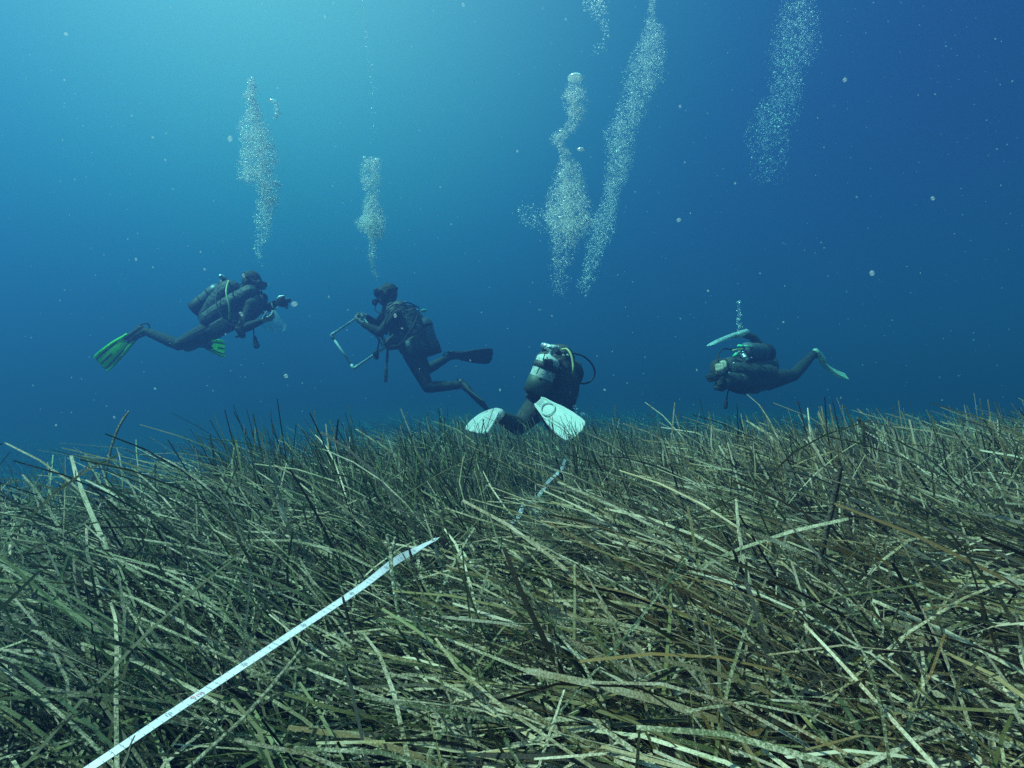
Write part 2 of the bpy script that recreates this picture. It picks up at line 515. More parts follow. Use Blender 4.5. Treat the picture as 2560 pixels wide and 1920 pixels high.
# ------------------------------------------------------------------ pieces of a diver
def hand(bm, wr, d, pn, curl=1.0, s=1.0, thumb=1):
    """palm, four bent fingers and a thumb; d = pointing direction, pn = palm normal"""
    d = Vector(d).normalized(); pn = Vector(pn); pn = (pn - d * pn.dot(d)).normalized(); sd = d.cross(pn).normalized() * thumb
    for k in (-1, 0, 1):
        cap(bm, wr + d * .01 * s + sd * k * .014 * s, .019 * s, wr + d * .085 * s + sd * k * .024 * s, .015 * s, 10)
    lens = [(.040, .025, .020), (.046, .029, .022), (.043, .027, .021), (.033, .021, .018)]
    for i, L in enumerate(lens):
        b = wr + d * .09 * s + sd * (.033 - .022 * i) * s
        an = 0
        r = .0095 * s
        for j, l in enumerate(L):
            an += R(38) * curl + (.05 * i)
            dd = d * math.cos(an) + pn * math.sin(an)
            e = b + dd * l * s
            cap(bm, b, r, e, r * .92, 8)
            b, r = e, r * .92
    b = wr + d * .03 * s + sd * .03 * s
    for j, (l, a) in enumerate(((.038, .75), (.030, .45), (.024, .2))):
        dd = (d * (1 - a * .4) + sd * a + pn * .45 * curl * (1 + .5 * j)).normalized()
        e = b + dd * l * s
        cap(bm, b, .0125 * s - .001 * j, e, .0115 * s - .001 * j, 8)
        b = e
    return wr + d * .06 * s

def head_bm(bm, c, f, u):
    f = Vector(f).normalized(); u = Vector(u); u = (u - f * u.dot(f)).normalized(); s = f.cross(u)
    ell(bm, c, (f, s, u), (.108, .086, .108))
    ell(bm, c - f * .015 + u * .035, (f, s, u), (.098, .085, .085))
    ell(bm, c + f * .045 - u * .07, (f, s, u), (.058, .055, .055))       # jaw
    ell(bm, c + f * .09 - u * .035, (f, s, u), (.028, .034, .035))       # mouth and cheeks
    cap(bm, c + f * .095 + u * .02, .012, c + f * .122 - u * .015, .016, 8)  # nose
    for k in (-1, 1):
        ell(bm, c + s * .085 * k - u * .005, (f, s, u), (.022, .010, .032))  # ears under the hood
        ell(bm, c + f * .088 + s * .034 * k + u * .022, (f, s, u), (.015, .016, .010))  # eyes
    return f, u, s

def mask_parts(par, c, f, u, s, strap=True):
    bm = bmesh.new()
    rbox(bm, c + f * .112 + u * .022, (s, u, f), (.158, .085, .05), .018)
    for k in (-1, 1): rbox(bm, c + f * .075 + s * .075 * k + u * .022, (f, u, s), (.06, .03, .012), .004)
    mk = to_obj('mask', bm, RUB, par)
    for k in (-1, 1):
        bm = bmesh.new(); rbox(bm, c + f * .136 + s * .036 * k + u * .024, (s, u, f), (.062, .056, .010), .004); to_obj('lens', bm, GLASS, mk)
    bm = bmesh.new()
    pts = []
    for i in range(25):
        a = math.pi * (i / 24.0) + math.pi / 2
        pts.append(c + f * math.cos(a) * .113 + s * math.sin(a) * .096 + u * (.03 + .02 * math.sin(math.pi * i / 24)))
    tube_bm(bm, pts, .010, 6)
    to_obj('strap', bm, RUB, mk)
    return mk

def reg_parts(par, c, f, u, s, hose_pts):
    m = c + f * .125 - u * .065
    bm = bmesh.new()
    cap(bm, c + f * .085 - u * .055, .020, m, .024, 12)
    o = fuse('regulator', bm_add_puck(bm, m + f * .02 - u * .008, f, u, s), RUB, par, .006, 3)
    bm = bmesh.new(); ell(bm, m + f * .047 - u * .008, (f, s, u), (.006, .026, .026)); to_obj('purge_cover', bm, RUBG, o)
    tube('hose', [m + s * .035] + hose_pts, .0065, RUB, par)
    return m

def bm_add_puck(bm, c, f, u, s):
    ell(bm, c, (f, s, u), (.030, .043, .040))
    cap(bm, c - u * .02 - s * .045, .015, c - u * .02 + s * .045, .015, 10)
    return bm

def tank(par, a, b, r=.09, skin=STEELD, boot=True, bands=(.28, .55), netting=False, capm=None, bandm=None, dome=.12, netlo=.14):
    """a = shoulder end with the valve, b = foot end"""
    a, b = Vector(a), Vector(b); d = (a - b).normalized(); L = (a - b).length
    prof = [(.0, r * .3), (.0, r * .7), (.012, r * .92), (.035, r), (L * .5, r), (L - dome, r)]
    for k in range(1, 8):
        an = k / 7 * math.pi / 2
        prof.append((L - dome + math.sin(an) * min(r * .95, dome * .8), max(.022, r * math.cos(an))))
    prof.append((L - .005, .020))
    t = lathe('scuba_tank', b, d, prof, skin, par)
    if boot: lathe('tank_boot', b - d * .012, d, [(0, r * .9), (0, r * 1.05), (.01, r * 1.09), (.13, r * 1.09), (.135, r * 1.03), (.135, r * .99)], RUB, t)
    for q in bands:
        lathe('tank_band', b + d * L * q, d, [(0, r * 1.0), (0, r * 1.05), (.045, r * 1.05), (.045, r * 1.0)], bandm or NYLON, t)
    # valve with yoke and knob
    x = d.orthogonal().normalized(); y = d.cross(x)
    bm = bmesh.new()
    cap(bm, a - d * .01, .019, a + d * .045, .017, 12)
    cap(bm, a + d * .035 - x * .045, .014, a + d * .035 + x * .05, .014, 12)
    rbox(bm, a + d * .04 + y * .035, (x, y, d), (.05, .05, .045), .01)
    v = fuse('tank_valve', bm, CHROME, t, .006, 2)
    bm = bmesh.new(); cap(bm, a + d * .035 + x * .055, .021, a + d * .035 + x * .078, .019, 12); to_obj('valve_knob', bm, capm or RUB, v)
    bm = bmesh.new(); cap(bm, a + d * .045 + y * .055, .024, a + d * .045 + y * .10, .024, 14); to_obj('first_stage', bm, CHROME, v)
    if netting:
        bm = bmesh.new()
        for k in range(9):
            for sgn in (-1, 1):
                pts = []
                for i in range(26):
                    h = netlo + (L - netlo - dome) * i / 25
                    an = 2 * math.pi * k / 9 + sgn * i * .075
                    pts.append(b + d * h + x * math.cos(an) * (r + .0012) + y * math.sin(an) * (r + .0012))
                tube_bm(bm, pts, .0004, 4)
        to_obj('tank_net', bm, RUB, t)
    return t

def fin(par, heel, tip, v, m_blade, m_rib, m_pocket, width=.20, bend=.03, label=None, ribs=4, rail=.012, sole=False, strap=True, pocketlen=.25, m_rail=None):
    heel, tip = Vector(heel), Vector(tip); u = (tip - heel); L = u.length; u.normalize()
    v = Vector(v); v = (v - u * v.dot(u)).normalized(); n = v.cross(u).normalized()
    NU, NV = 30, 16
    bm = bmesh.new(); top, bot = [], []
    t0 = pocketlen / L * (.03 if sole else .62)
    def cen(t): return heel + u * L * t + n * bend * (math.sin(t * math.pi * 1.1) * .6 - t * t)
    def half(t):
        q = (t - t0) / (1 - t0)
        if sole: return width * .5 * float(np.interp(q, [0, .04, .2, .40, .6, .8, .94, 1], [.36, .50, .66, .90, 1.0, 1.0, .94, .78]))
        return width * .5 * float(np.interp(q, [0, .12, .35, .7, .92, 1], [.50, .56, .78, .97, 1.0, .90]))
    for i in range(NU + 1):
        q = i / NU; t = t0 + (1 - t0) * q; c = cen(t); hw = half(t)
        A, B = [], []
        for j in range(NV + 1):
            w = -1 + 2 * j / NV
            scal = -.035 * L * (abs(w) ** 3) - .010 * L * math.cos(w * math.pi * 3) * (abs(w) < .8)
            uo = u * scal * max(0, (q - .75) / .25) ** 2
            th = (.006 * (1 - q) + .0025) + (rail * (1 - .75 * q) if abs(w) > .86 else 0)
            dish = n * (-.012 * (1 - w * w) * math.sin(q * math.pi))
            p = c + v * w * hw + uo + dish
            A.append(bm.verts.new(p + n * th)); B.append(bm.verts.new(p - n * th))
        top.append(A); bot.append(B)
    for i in range(NU):
        for j in range(NV):
            bm.faces.new((top[i][j], top[i][j + 1], top[i + 1][j + 1], top[i + 1][j]))
            bm.faces.new((bot[i][j], bot[i + 1][j], bot[i + 1][j + 1], bot[i][j + 1]))
    for i in range(NU):
        bm.faces.new((top[i][0], top[i + 1][0], bot[i + 1][0], bot[i][0]))
        bm.faces.new((top[i][NV], bot[i][NV], bot[i + 1][NV], top[i + 1][NV]))
    for j in range(NV):
        bm.faces.new((top[0][j], bot[0][j], bot[0][j + 1], top[0][j + 1]))
        bm.faces.new((top[NU][j], top[NU][j + 1], bot[NU][j + 1], bot[NU][j]))
    fo = to_obj('fin', bm, m_blade, par)
    if label: fo['label'] = label
    # ribs or dark channels along the blade
    for k in range(ribs):
        w = (-.66 + 1.32 * k / (ribs - 1)) if ribs > 1 else 0
        bm = bmesh.new(); pts = []; rr = []
        q0 = .30 + .30 * (1 - abs(w) / .66) if ribs > 2 else .2
        for i in range(16):
            q = q0 + (.985 - q0) * i / 15; t = t0 + (1 - t0) * q
            pts.append(cen(t) + v * w * half(t) + n * (-.012 * (1 - w * w) * math.sin(q * math.pi)))
            rr.append(((.0060 if m_blade is GREENP else .0022) * (.6 + .4 * math.sin(math.pi * i / 15)) + (.0022 + .0055 * (1 - q))))
        tube_bm(bm, pts, rr, 8)
        to_obj('rib', bm, m_rib, fo)
    if m_rail:
        for w in (-.97, .97):
            bm = bmesh.new(); pts = [cen(t0 + (1 - t0) * i / 15) + v * w * half(t0 + (1 - t0) * i / 15) for i in range(16)]
            tube_bm(bm, pts, [rail * 1.25 * (1 - .6 * i / 15) + .003 for i in range(16)], 8); to_obj('side_rail', bm, m_rail, fo)
    # foot pocket
    bm = bmesh.new()
    for w in (-1, 1):
        so = n * (sole * .034)
        cap(bm, heel + u * .02 + v * .012 * w + n * .004 + so, .034, heel + u * pocketlen * .7 + v * .024 * w + so, .034, 12)
        cap(bm, heel + u * pocketlen * .7 + v * .024 * w + so, .032, heel + u * pocketlen * 1.0 + v * .026 * w + so * .3, .014, 12)
    fuse('foot_pocket', bm, m_pocket, fo, .008, 4)
    if sole:
        for sg in (-sole,):
            pts = []
            for i in range(33):
                a = 2 * math.pi * i / 32
                pts.append(heel + u * (.14 + .062 * math.cos(a)) + v * .047 * math.sin(a) + n * sg * .011)
            bm = bmesh.new(); tube_bm(bm, pts, .0045, 6); to_obj('sole_ring', bm, WHITED, fo)
        bm = bmesh.new()
        for i in range(5):
            tube_bm(bm, [heel + u * (.02 + .012 * i) - v * .026 - n * sole * .010, heel + u * (.02 + .012 * i) + v * .026 - n * sole * .010], .0014, 6)
        to_obj('tread', bm, WHITED, fo)
    if strap:
        pts = [heel + u * .07 + v * .045, heel + u * .02 + v * .052 + n * .01, heel - u * .045 + v * .03 + n * .015, heel - u * .058 + n * .018, heel - u * .045 - v * .03 + n * .015,
               heel + u * .02 - v * .052 + n * .01, heel + u * .07 - v * .045]
        tube('heel_strap', pts, .008, RUB, fo)
        for w in (-1, 1):
            bm = bmesh.new(); rbox(bm, heel + u * .03 + v * .052 * w + n * .01, (u, v, n), (.034, .012, .022), .003); to_obj('buckle', bm, RUBG, fo)
    return fo

def diver(label, J, face, up, skin_r=(), skr=.088, group='scuba divers hovering above the seagrass'):
    """J: joints in the place; returns the thing and its frame"""
    root = empty('person', (J['hipN'] + J['hipF']) / 2)
    tag(root, label, 'person', group)
    bm = bmesh.new()
    sN, sF, hN, hF = J['shN'], J['shF'], J['hipN'], J['hipF']
    sm, hm = (sN + sF) / 2, (hN + hF) / 2
    ax = (hm - sm).normalized(); lat = (sN - sF).normalized(); fr = ax.cross(lat).normalized()
    for w in (-1, 1):
        s_ = sm + lat * w * .105 + ax * .04; h_ = hm + lat * w * .062
        w_ = (sm * .42 + hm * .58) + lat * w * .07
        cap(bm, s_, .100, w_, .098); cap(bm, w_, .098, h_, .105)
    cap(bm, sm + ax * .08, .125, sm * .4 + hm * .6, .115); cap(bm, sm * .4 + hm * .6, .115, hm, .12)
    for s_ in (sN, sF): cap(bm, s_, .070, sm + ax * .03, .085)
    c = J['head']; f, u, s = head_bm(bm, c, face, up)
    cap(bm, sm - ax * .015, .078, c - u * .05 - f * .015, .066)
    hands = []
    for k in ('N', 'F'):
        cap(bm, J['sh' + k], .064, J['el' + k], .047)
        cap(bm, J['el' + k], .048, J['el' + k] * .6 + J['wr' + k] * .4, .047)
        cap(bm, J['el' + k] * .6 + J['wr' + k] * .4, .047, J['wr' + k], .031)
        hd = J.get('hd' + k)
        if hd is not None: hands.append(hand(bm, J['wr' + k], hd[0], hd[1], hd[2], thumb=hd[3] if len(hd) > 3 else 1))
        hp = J['hip' + k]; kn = J['kn' + k]; an = J['an' + k]
        cap(bm, hp, .105, hp * .55 + kn * .45, .088); cap(bm, hp * .55 + kn * .45, .088, kn, .062)
        cal = kn * .68 + an * .32
        cap(bm, kn, .062, cal, .060); cap(bm, cal, .060, an, .041)
        cap(bm, an, .041, J['toe' + k], .032)
    sk = []
    if skin_r:
        sk.append((c + f * .125 - u * .03, .075, 1))
        for i, k in enumerate(('N', 'F')):
            hd = J.get('hd' + k)
            if hd is not None and skin_r[i]:
                d = Vector(hd[0]).normalized(); sk.append((J['wr' + k] + d * .095, skr, 1))
    b = fuse('body', bm, [NEO, SKIN], root, .0075, 3, sk, wrinkle=.0012)
    return root, f, u, s, ax, lat, fr, sm, hm, c

def jacket(root, sm, hm, ax, lat, back, wide=1.0, thick=1.0, low=.06, front=True):
    """buoyancy jacket: bladder on the back and sides, shoulder straps, waist band, pockets"""
    bm = bmesh.new()
    for w in (-1, 1):
        A = sm + lat * w * .11 * wide + back * .06 * thick - ax * .02; B = hm + lat * w * .12 * wide + back * .05 * thick - ax * low
        cap(bm, A, .095, (A + B) / 2, .112); cap(bm, (A + B) / 2, .112, B, .10)
        if front:
            cap(bm, sm + lat * w * .115 - ax * .02, .085, sm * .4 + hm * .6 + lat * w * .12 - back * .045, .085)
            cap(bm, sm * .4 + hm * .6 + lat * w * .13 - back * .035, .095, hm + lat * w * .13 - back * .02 - ax * .02, .085)
    ell(bm, (sm + hm) / 2 + back * .10, (ax, lat, back), (.24, .13, .08))
    j = fuse('buoyancy_jacket', bm, NYLON, root, .010, 4, wrinkle=.0022)
    for w in (-1, 1):
        bm = bmesh.new()
        pts = [sm + lat * w * .10 + back * .10 - ax * .04, sm + lat * w * .115 - ax * .115, sm + lat * w * .115 - back * .11 + ax * .02, sm * .6 + hm * .4 + lat * w * .12 - back * .145]
        tube_bm(bm, spline(pts, 6), .016, 8)
        to_obj('shoulder_strap', bm, NYLON, j)
    for w in (-1, 1):
        bm = bmesh.new()
        rbox(bm, sm * .25 + hm * .75 + lat * w * .225 - back * .02, (ax, lat, back), (.17, .05, .14), .018)
        to_obj('pocket', bm, NYLON, j)
        bm = bmesh.new(); rbox(bm, sm * .55 + hm * .45 + lat * w * .207 - back * .05, (ax, lat, back), (.05, .010, .035), .004); to_obj('reflective_patch', bm, RUBG, j)
    return j
SOLE = 1
# ================================================================== the diver with the green fins
def diver_green():
    D = 6.5
    p = lambda x, y, z=0: P(x, y, D + z)
    J = dict(head=p(629, 705, 0), shN=p(630, 762, -.19), shF=p(646, 754, .17), hipN=p(528, 824, -.10), hipF=p(534, 820, .10),
             elN=p(602, 824, -.28), wrN=p(655, 802, -.24), elF=p(672, 770, .30), wrF=p(690, 757, .10),
             knN=p(447, 862, -.14), anN=p(364, 828, -.10), knF=p(470, 866, .42), anF=p(504, 856, .76),
             toeN=p(330, 846, -.12), toeF=p(520, 862, .86))
    J['hdN'] = ((.9, 0, .25), (0, .4, .9), .9, 1); J['hdF'] = ((1, -.2, .1), (0, -.3, -1), 1.0, 1)
    root, f, u, s, ax, lat, fr, sm, hm, c = diver('scuba diver in a black wetsuit with bright green fins, holding a small camera', J, (.86, -.12, -.45), (.4, 0, 1), (1, 1))
    back = Vector((-.42, -.02, .80)).normalized(); back = (back - ax * back.dot(ax)).normalized()
    mask_parts(root, c, f, u, s)
    jacket(root, sm, hm, ax, lat, back, 1.05, 1.9)
    bm = bmesh.new(); cap(bm, p(575, 730, -.05), .13, p(545, 765, -.05), .13); cap(bm, p(545, 765, -.05), .13, p(520, 790, -.04), .10); cap(bm, p(562, 712, -.02), .07, p(612, 742, -.02), .10)
    fuse('air_bladder', bm, NYLON, root, .01, 4, wrinkle=.002)
    t = tank(root, p(563, 712, -.02), p(490, 776, -.02), .092, STEELD)
    reg_parts(root, c, f, u, s, [p(652, 722, .2), p(622, 708, .2), p(590, 712, .12), p(572, 706, 0)])
    tube('inflator_hose', [p(566, 704, -.03), p(571, 703, -.12), p(567, 716, -.24), p(566, 736, -.31), p(573, 766, -.34), p(574, 800, -.30)], .009, HOSEY, root)
    tube('gauge_hose', [p(563, 705, -.02), p(540, 745, -.24), p(560, 800, -.33), p(600, 815, -.33), p(632, 800, -.2), p(634, 822, -.16), p(635, 850, -.15)], .0065, RUB, root)
    bm = bmesh.new(); cap(bm, p(637, 843, -.15), .018, p(639, 852, -.15), .020, 10); cap(bm, p(639, 856, -.15), .028, p(641, 864, -.15), .034, 12)
    g = fuse('gauge_console', bm, RUB, root, .007, 3)
    bm = bmesh.new(); ell(bm, p(641, 862, -.19), ((1, 0, 0), (0, 0, 1), (0, 1, 0)), (.025, .025, .004)); to_obj('dial', bm, RUBG, g)
    tube('dump_cord', [p(640, 768, -.1), p(655, 778, -.12), p(664, 792, -.14)], .012, RUB, root)
    bm = bmesh.new(); cap(bm, p(594, 822, -.3), .03, p(606, 838, -.3), .034); cap(bm, p(606, 838, -.3), .02, p(590, 842, -.3), .012); fuse('spare_regulator', bm, RUB, root, .007, 3)
    fin(root, p(358, 820, -.10), p(248, 911, -.2), Vector((35, 4.0, -25)) / 43, GREENP, RUB, RUB, .205, -.02, 'bright green fin with black channels, trailing behind', ribs=3, m_rail=GREENP)
    fin(root, p(496, 856, .74), p(562, 873, 1.22), Vector((.06, -.1, -1)), GREENP, RUB, RUB, .20, .0, 'bright green fin with black channels, under the belly', ribs=3, m_rail=GREENP)
    # the camera it holds
    q = p(706, 755, -.0)
    cr = empty('underwater_camera', q); tag(cr, 'small black camera housing held out by the diver with green fins', 'camera')
    bm = bmesh.new(); X, Y, Z = Vector((.93, .1, .3)).normalized(), Vector((-.1, 1, 0)).normalized(), Vector((-.3, 0, .93)).normalized()
    rbox(bm, q, (X, Y, Z), (.085, .13, .085), .012); h = to_obj('housing', bm, RUB, cr)
    bm = bmesh.new(); cap(bm, q + X * .04, .032, q + X * .065, .028, 16); to_obj('lens_port', bm, GLASS, cr)
    bm = bmesh.new(); tube_bm(bm, spline([q + Z * .045 - X * .045, q + Z * .062 - X * .01, q + Z * .055 + X * .04], 6), .010, 8); to_obj('top_lever', bm, CHROME, cr)
    bm = bmesh.new(); tube_bm(bm, [q - Z * .05 - X * .05 - Y * .05, p(680, 775, -.03)], .006, 6); to_obj('tray', bm, CHROME, cr)
    bm = bmesh.new(); rbox(bm, p(680.5, 763, -.06), (X, Y, Z), (.016, .010, .055), .003); to_obj('screen_plate', bm, WHITEP, cr)
    # plastic sample bag
    q = p(692, 806, -.12)
    bm = bmesh.new(); pts = [(674, 778), (690, 776), (700, 792), (718, 811), (712, 826), (690, 833), (668, 826), (652, 816), (664, 800)]
    cv = []
    N = 7
    for zi, (off, sc) in enumerate(((-.03, .55), (-.016, .9), (0, 1.0), (.016, .9), (.03, .55))):
        cv.append([bm.verts.new(p(685 + (x - 685) * sc, 804 + (y - 804) * sc, -.10 + off)) for x, y in pts])
    for A, B in zip(cv[:-1], cv[1:]):
        for k in range(len(pts)): bm.faces.new((A[k], A[(k + 1) % len(pts)], B[(k + 1) % len(pts)], B[k]))
    bm.faces.new(cv[0]); bm.faces.new(cv[-1][::-1])
    bmesh.ops.recalc_face_normals(bm, faces=bm.faces[:])
    m = mat('clear_bag', (.6, .75, .78), .25, alpha=.17, noise=(20, (.75, .85, .85), .4, .7), bump=(14, .8))
    o = to_obj('plastic_bag', bm, m); center_origin(o, q)
    tag(o, 'clear plastic sample bag hanging from the hand of the diver with green fins', 'bag')
diver_green()

# ================================================================== the diver with the square frame
def diver_frame():
    D = 6.6
    p = lambda x, y, z=0: P(x, y, D + z)
    J = dict(head=p(969, 735, 0), shN=p(990, 786, -.19), shF=p(972, 782, .18), hipN=p(1030, 884, -.10), hipF=p(1038, 880, .10),
             elN=p(950, 832, -.25), wrN=p(909, 811, -.20), elF=p(938, 812, .22), wrF=p(919, 793, .02),
             knN=p(1070, 968, -.14), anN=p(1156, 962, -.10), knF=p(1064, 926, .40), anF=p(1122, 893, .50),
             toeN=p(1176, 980, -.2), toeF=p(1142, 890, .52))
    J['hdN'] = ((-.85, .1, .55), (.5, .5, .85), 1.1, 1); J['hdF'] = ((-.9, -.2, .35), (0, -.5, -.9), 1.1, -1)
    root, f, u, s, ax, lat, fr, sm, hm, c = diver('scuba diver in a black wetsuit and hood gripping a square pipe frame', J, (-.95, -.12, -.12), (-.1, 0, 1), (1, 1))
    back = Vector((.9, 0, .35)); back = (back - ax * back.dot(ax)).normalized()
    mask_parts(root, c, f, u, s)
    jacket(root, sm, hm, ax, lat, back, 1.0, 1.2, low=.03)
    bm = bmesh.new(); cap(bm, p(1020, 790, -.06), .12, p(1040, 840, -.06), .13); cap(bm, p(1040, 840, -.06), .13, p(1052, 868, -.05), .11); cap(bm, p(975, 860, -.12), .07, p(1000, 850, -.1), .10)
    fuse('air_bladder', bm, NYLON, root, .01, 4, wrinkle=.002)
    tank(root, p(1051, 786, -.02), p(1082, 884, -.02), .092, STEELD, bands=(.66,), capm=GREENC)
    reg_parts(root, c, f, u, s, [p(938, 774, -.1), p(957, 782, -.17), p(985, 762, -.2), p(1020, 764, -.14), p(1047, 768, -.02)])
    tube('inflator_hose', [p(1046, 768, 0), p(1015, 756, -.2), p(990, 770, -.27), p(965, 800, -.3), p(955, 850, -.26)], .0075, RUB, root)
    tube('gauge_hose', [p(1048, 770, -.02), p(1035, 810, -.26), p(1000, 860, -.32), p(972, 868, -.28), p(968, 900, -.25), p(966, 945, -.25)], .0065, RUB, root)
    bm = bmesh.new(); rbox(bm, p(968, 888, -.25), (Vector((.05, 0, 1)), Vector((1, 0, 0)), Vector((0, 1, 0))), (.16, .028, .02), .006)
    rbox(bm, p(965, 937, -.25), (Vector((.05, 0, 1)), Vector((1, 0, 0)), Vector((0, 1, 0))), (.155, .034, .022), .006); to_obj('dangling_strap', bm, NYLON, root)
    bm = bmesh.new(); cap(bm, p(939, 884, -.2), .033, p(941, 893, -.2), .028); cap(bm, p(943, 880, -.2), .012, p(949, 847, -.2), .008); fuse('gauge_console', bm, RUB, root, .007, 3)
    bm = bmesh.new(); rbox(bm, p(1020, 859, -.335), ((1, 0, .15), (-.15, 0, 1), (0, 1, 0)), (.04, .055, .008), .003); to_obj('pocket_label', bm, mat('faded_label', (.30, .36, .34), .6), root)
    bm = bmesh.new(); cap(bm, p(957, 845, -.24), .022, p(960, 852, -.22), .018); to_obj('inflator_button', bm, CHROME, root)
    nfin_u = Vector((.28, -.42, -.30)).normalized(); vw = Vector((-0.1, 1, -0.12))
    fin(root, p(1154, 954, -.10), p(1216, 1024, -.50), vw, RUB, RUB, RUB, .20, .02, ribs=3)
    fin(root, p(1120, 887, .50), p(1232, 892, .66), Vector((.0, .55, -.75)), RUB, RUB, RUB, .215, .015, ribs=4)
    # pale patches
    A, B, Cc, Dd = p(903, 787, -.14), p(828, 838, -.12), p(885, 921, -.16), p(961, 869, -.18)
    q = empty('quadrat_frame', (A + B + Cc + Dd) / 4); tag(q, 'square frame of grey plastic pipe held out by a diver', 'frame')
    for a, b, r in ((A, B, .0125), (B, Cc, .0125), (Cc, Dd, .0125), (Dd, A, .0125)):
        d = (b - a).normalized(); bm = bmesh.new(); tube_bm(bm, [a + d * .018, b - d * .018], r, 14); to_obj('pipe', bm, PVC, q)
    for k, a in enumerate((A, B, Cc, Dd)):
        cs = [A, B, Cc, Dd]; e1 = (cs[(k + 1) % 4] - a).normalized(); e0 = (cs[k - 1] - a).normalized()
        bm = bmesh.new(); tube_bm(bm, [a + e0 * .05, a + e0 * .012, a, a + e1 * .012, a + e1 * .05], .0165, 14); to_obj('elbow_joint', bm, PVC, q)
diver_frame()

# ================================================================== the diver seen from behind
def diver_back():
    D = 4.5
    p = lambda x, y, z=0: P(x, y, D + z)
    J = dict(head=p(1400, 900, .24), shN=p(1364, 925, .12), shF=p(1434, 922, .20), hipN=p(1352, 1008, .02), hipF=p(1402, 1012, .06),
             elN=p(1345, 985, .35), wrN=p(1375, 1010, .62), elF=p(1432, 985, .45), wrF=p(1415, 1015, .68),
             knN=p(1297, 1066, -.22), anN=p(1248, 1041, -.50), knF=p(1392, 1072, .08), anF=p(1350, 1014, -.18),
             toeN=p(1236, 1048, -.56), toeF=p(1372, 1024, -.24))
    J['hdN'] = ((.5, .8, -.2), (0, .2, -1), .6, -1); J['hdF'] = ((-.2, .8, -.3), (0, .2, -1), .6, 1)
    root, f, u, s, ax, lat, fr, sm, hm, c = diver('scuba diver seen from behind with a silver tank and large white fins', J, (.2, .9, -.45), (0, .4, 1), (1, 1))
    back = Vector((-.25, -1, .1)); back = (back - ax * back.dot(ax)).normalized()
    mask_parts(root, c, f, u, s)
    # black jacket bladder beside the tank
    bm = bmesh.new()
    for (x0, y0, z0, r0, x1, y1, z1, r1) in ((1402, 893, .10, .10, 1408, 960, .08, .120), (1408, 960, .08, .120, 1402, 1000, .06, .115), (1365, 905, .12, .09, 1362, 985, .06, .12),
                                            (1362, 985, .06, .105, 1345, 985, -.0, .095), (1385, 888, .12, .085, 1415, 900, .12, .07), (1345, 975, 0, .08, 1347, 993, .0, .08),
                                            (1417, 945, .12, .09, 1419, 985, .10, .08)):
        cap(bm, p(x0, y0, z0), r0, p(x1, y1, z1), r1)
    j = fuse('buoyancy_jacket', bm, NYLON, root, .009, 4, wrinkle=.002)
    bm = bmesh.new(); rbox(bm, p(1424, 985, -.03), (Vector((.35, 0, 1)), Vector((1, 0, -.35)), Vector((0, 1, 0))), (.045, .016, .01), .003)
    to_obj('reflective_patch', bm, RUBG, j); bm = bmesh.new()
    rbox(bm, p(1343, 967, -.13), (Vector((.1, 0, 1)), Vector((1, 0, -.1)), Vector((0, 1, 0))), (.026, .006, .01), .002)
    to_obj('reflective_patch', bm, RUBG, j); bm = bmesh.new()
    rbox(bm, p(1320, 966, -.09), (Vector((.25, 0, 1)), Vector((1, 0, -.25)), Vector((0, 1, 0))), (.026, .006, .01), .002)
    to_obj('reflective_patch', bm, RUBG, j); bm = bmesh.new()
    rbox(bm, p(1331, 978, -.12), (Vector((1, 0, 0)), Vector((0, 0, 1)), Vector((0, 1, 0))), (.022, .006, .01), .002); to_obj('reflective_patch', bm, RUBG, j)
    bm = bmesh.new(); cap(bm, p(1318, 986, -.1), .012); to_obj('clip', bm, CHROME, j)
    bm = bmesh.new()
    for k, (x, y) in enumerate(((1340, 975), (1346, 984), (1328, 984))): cap(bm, p(x, y, -.06), .045, p(x + 14, y + 8, -.05), .045)
    fuse('trim_pocket', bm, NYLON, j, .009, 3, wrinkle=.002)
    t = tank(root, p(1377, 885, -.10), p(1338, 984, -.11), .088, STEEL, boot=False, bands=(.60,), netting=True, dome=.055, netlo=.12)
    d = (p(1377, 885, -.10) - p(1338, 984, -.11)).normalized()
    lathe('tank_sleeve', p(1338, 984, -.11) - d * .004, d, [(0, .08), (0, .0925), (.118, .0925), (.122, .0885)], mat('sleeve_dark_green', (.03, .05, .04), .6, noise=(20, (.05, .08, .06), .4, .7)), t)
    # two dark cords down the tank, cam band buckle
    for ps in ([p(1363, 882, -.18), p(1360, 892, -.205), p(1357, 901, -.207)], [p(1351, 913, -.207), p(1346, 925, -.207), p(1341, 935, -.205)]):
        tube('tank_cord', ps, .004, RUB, t, 6)
    bm = bmesh.new(); rbox(bm, p(1370, 908, -.185), (Vector((1, .0, 0)), Vector((0, 0, 1)), Vector((0, 1, 0))), (.07, .06, .03), .01); to_obj('band_buckle', bm, RUB, t)
    # highlight at the tank top, modelled as a white solid
    bm = bmesh.new(); cap(bm, p(1378, 867, -.06), .017, p(1394, 870, -.06), .019, 14); cap(bm, p(1374, 865, -.03), .012, p(1380, 866, -.04), .012, 10)
    to_obj('top_highlight', bm, WHITEP, root)
    bm = bmesh.new(); rbox(bm, p(1364, 874, -.02), (Vector((1, 0, .1)), Vector((0, 1, 0)), Vector((0, 0, 1))), (.055, .04, .028), .01); to_obj('valve_guard', bm, RUB, root)
    tube('regulator_hose', [p(1412, 876, .02), p(1429, 882, .05), p(1457, 890, .08), p(1478, 908, .1), p(1487, 931, .12), p(1480, 949, .12), p(1466, 958, .1), p(1446, 959, .08)], .0072, RUB, root, n=10)
    tube('inflator_hose', [p(1405, 874, 0), p(1417, 873, -.02), p(1427, 886, -.05), p(1432, 906, -.07), p(1433, 926, -.08), p(1432, 940, -.03)], .0085, HOSEY, root, n=10)
